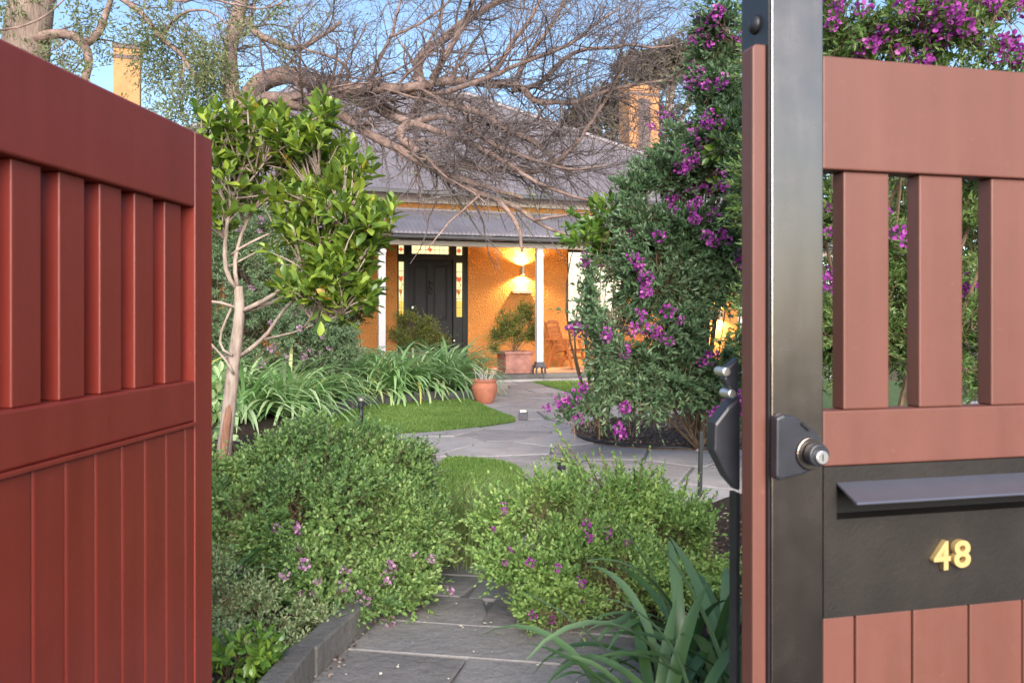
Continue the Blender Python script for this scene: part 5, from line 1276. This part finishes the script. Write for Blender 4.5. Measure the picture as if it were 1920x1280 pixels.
make_shrub('broadleaf_plant', 'bluish broad leaved plant beside the pale trunk at the gate edge', 'plant', W(-2.25, 6.1) + (.055,),
    px_lobes([(405, 760, 6.0, 26, 50), (398, 810, 5.9, 24, 30), (380, 740, 6.0, 30, 40)]), 40, .15, .45, .16, 6, M['agapanthus'], 'big', 42, 8, stem_r=.01, nz=0, up=.4)

# strap-leaved clumps: border behind the lawn
rng = np.random.default_rng(43)
spots = []
for x, d in [(-1.12, 11.95), (-1.42, 11.4), (-1.75, 11.2), (-1.1, 12.6), (-1.6, 12.2), (-2.1, 11.0), (-2.15, 11.9), (-2.5, 11.2), (-2.7, 11.9), (-3.0, 11.0), (-3.2, 11.8), (-3.5, 10.8), (-3.7, 11.6), (-1.9, 12.9), (-2.6, 12.8), (-4.1, 10.9), (-4.3, 11.6), (-4.7, 10.7), (-1.0, 12.4), (-3.3, 9.9), (-2.9, 9.4), (-3.8, 9.5), (-3.4, 8.9), (-2.6, 9.9), (-2.65, 9.0), (-3.1, 8.6), (-4.2, 9.1), (-3.8, 8.7), (-4.4, 9.9), (-2.7, 10.5), (-3.6, 10.2)]:
    spots.append((x + rng.uniform(-.06, .06), d - (.25 if d > 10.5 else 0) + rng.uniform(-.1, .1)))
am = []
for k in range(6):
    mb = MB()
    for j in range(int(rng.integers(135, 155))):
        a = rng.uniform(0, 6.28); r = rng.uniform(0, .09)
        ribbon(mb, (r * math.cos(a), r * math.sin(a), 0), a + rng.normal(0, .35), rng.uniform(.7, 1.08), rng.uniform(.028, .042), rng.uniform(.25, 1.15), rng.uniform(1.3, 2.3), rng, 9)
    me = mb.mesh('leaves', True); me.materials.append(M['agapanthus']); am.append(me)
def near_name(i, x, d):
    return None
LAB = ['strap leaved clump at the right end of the border, right behind the terracotta pot', 'strap leaved clump second from the terracotta pot in the front row', 'arching strap leaved clump in the middle of the front row behind the lawn',
       'strap leaved clump close to the door planter', 'strap leaved clump below the bushy door planter']
for i, (x, d) in enumerate(spots):
    X, Y = W(x, d)
    t = thing('strap_leaf_clump', LAB[i] if i < len(LAB) else ('arching strap leaved clump in front of the grey green shrub, left in the border' if d < 10.4 else 'arching strap leaved clump at the back of the border, below the verandah' if d > 11.5 else 'arching strap leaved clump in the front row of the border, above the edging stones'), 'plant', (X, Y, .085 if d > 10.2 else .05), rng.uniform(0, 6.28), 'strap leaved clumps in the border')
    o = link('leaves', am[i % 6], None, t); stuff(o); k = rng.uniform(1.0, 1.25); o.scale = (k, k, k)

# near clump at the bottom right: every leaf its own
def near_clump(label, base, nleaf, seed, az0, az1, L0, L1, w0, w1):
    rng = np.random.default_rng(seed); t = thing('strap_leaf_plant', label, 'plant', base, 0, 'broad strap leaved plants by the right gate')
    for j in range(nleaf):
        mb = MB(); a = rng.uniform(az0, az1); r = rng.uniform(0, .15)
        ribbon(mb, (r * math.cos(a * 7), r * math.sin(a * 7), -.01), a + rng.normal(0, .5), rng.uniform(L0, L1) * 1.1, rng.uniform(w0, w1), rng.uniform(.05, .8), rng.uniform(.4, 2.3), rng, 12, .14)
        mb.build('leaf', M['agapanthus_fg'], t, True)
near_clump('broad strap leaved plant nearest the steel post at the bottom right', W(.66, 2.15) + (.04,), 20, 44, 1.2, 5.2, .48, .70, .036, .046)
near_clump('broad strap leaved plant in front of the loose bush with leaves over the paving', W(.40, 2.02) + (.04,), 17, 45, 1.2, 4.6, .38, .56, .032, .042)
near_clump('low strap leaved plant between the other two in the bottom right corner', W(.54, 2.3) + (.04,), 15, 49, 0, 6.28, .40, .60, .034, .044)
near_clump('upright strap leaved plant behind the others, against the right gate post', W(.68, 2.55) + (.04,), 13, 46, 0, 6.28, .45, .66, .030, .040)
near_clump('two toned strap leaves showing beside the open gate under the green bush', W(-1.22, 3.0) + (.05,), 9, 47, -1, 1.8, .30, .45, .020, .028)
# fine grass tuft leaning over the path
rng = np.random.default_rng(48); base = np.array(W(-.27, 3.8) + (.03,)); root = thing('grass_tuft', 'fine arching grass tuft between the round bush and the path', 'grass tuft', base); mb = MB()
for j in range(520):
    a = rng.uniform(-2.2, .9); r = rng.uniform(0, .16); aa = rng.uniform(0, 6.28)
    ribbon(mb, (r * math.cos(aa), r * math.sin(aa) * 1.6, 0), a, rng.uniform(.32, .56), .0045, rng.uniform(.1, .6), rng.uniform(.8, 1.9), rng, 6, .1)
stuff(mb.build('blades', M['tuftgrass'], root))
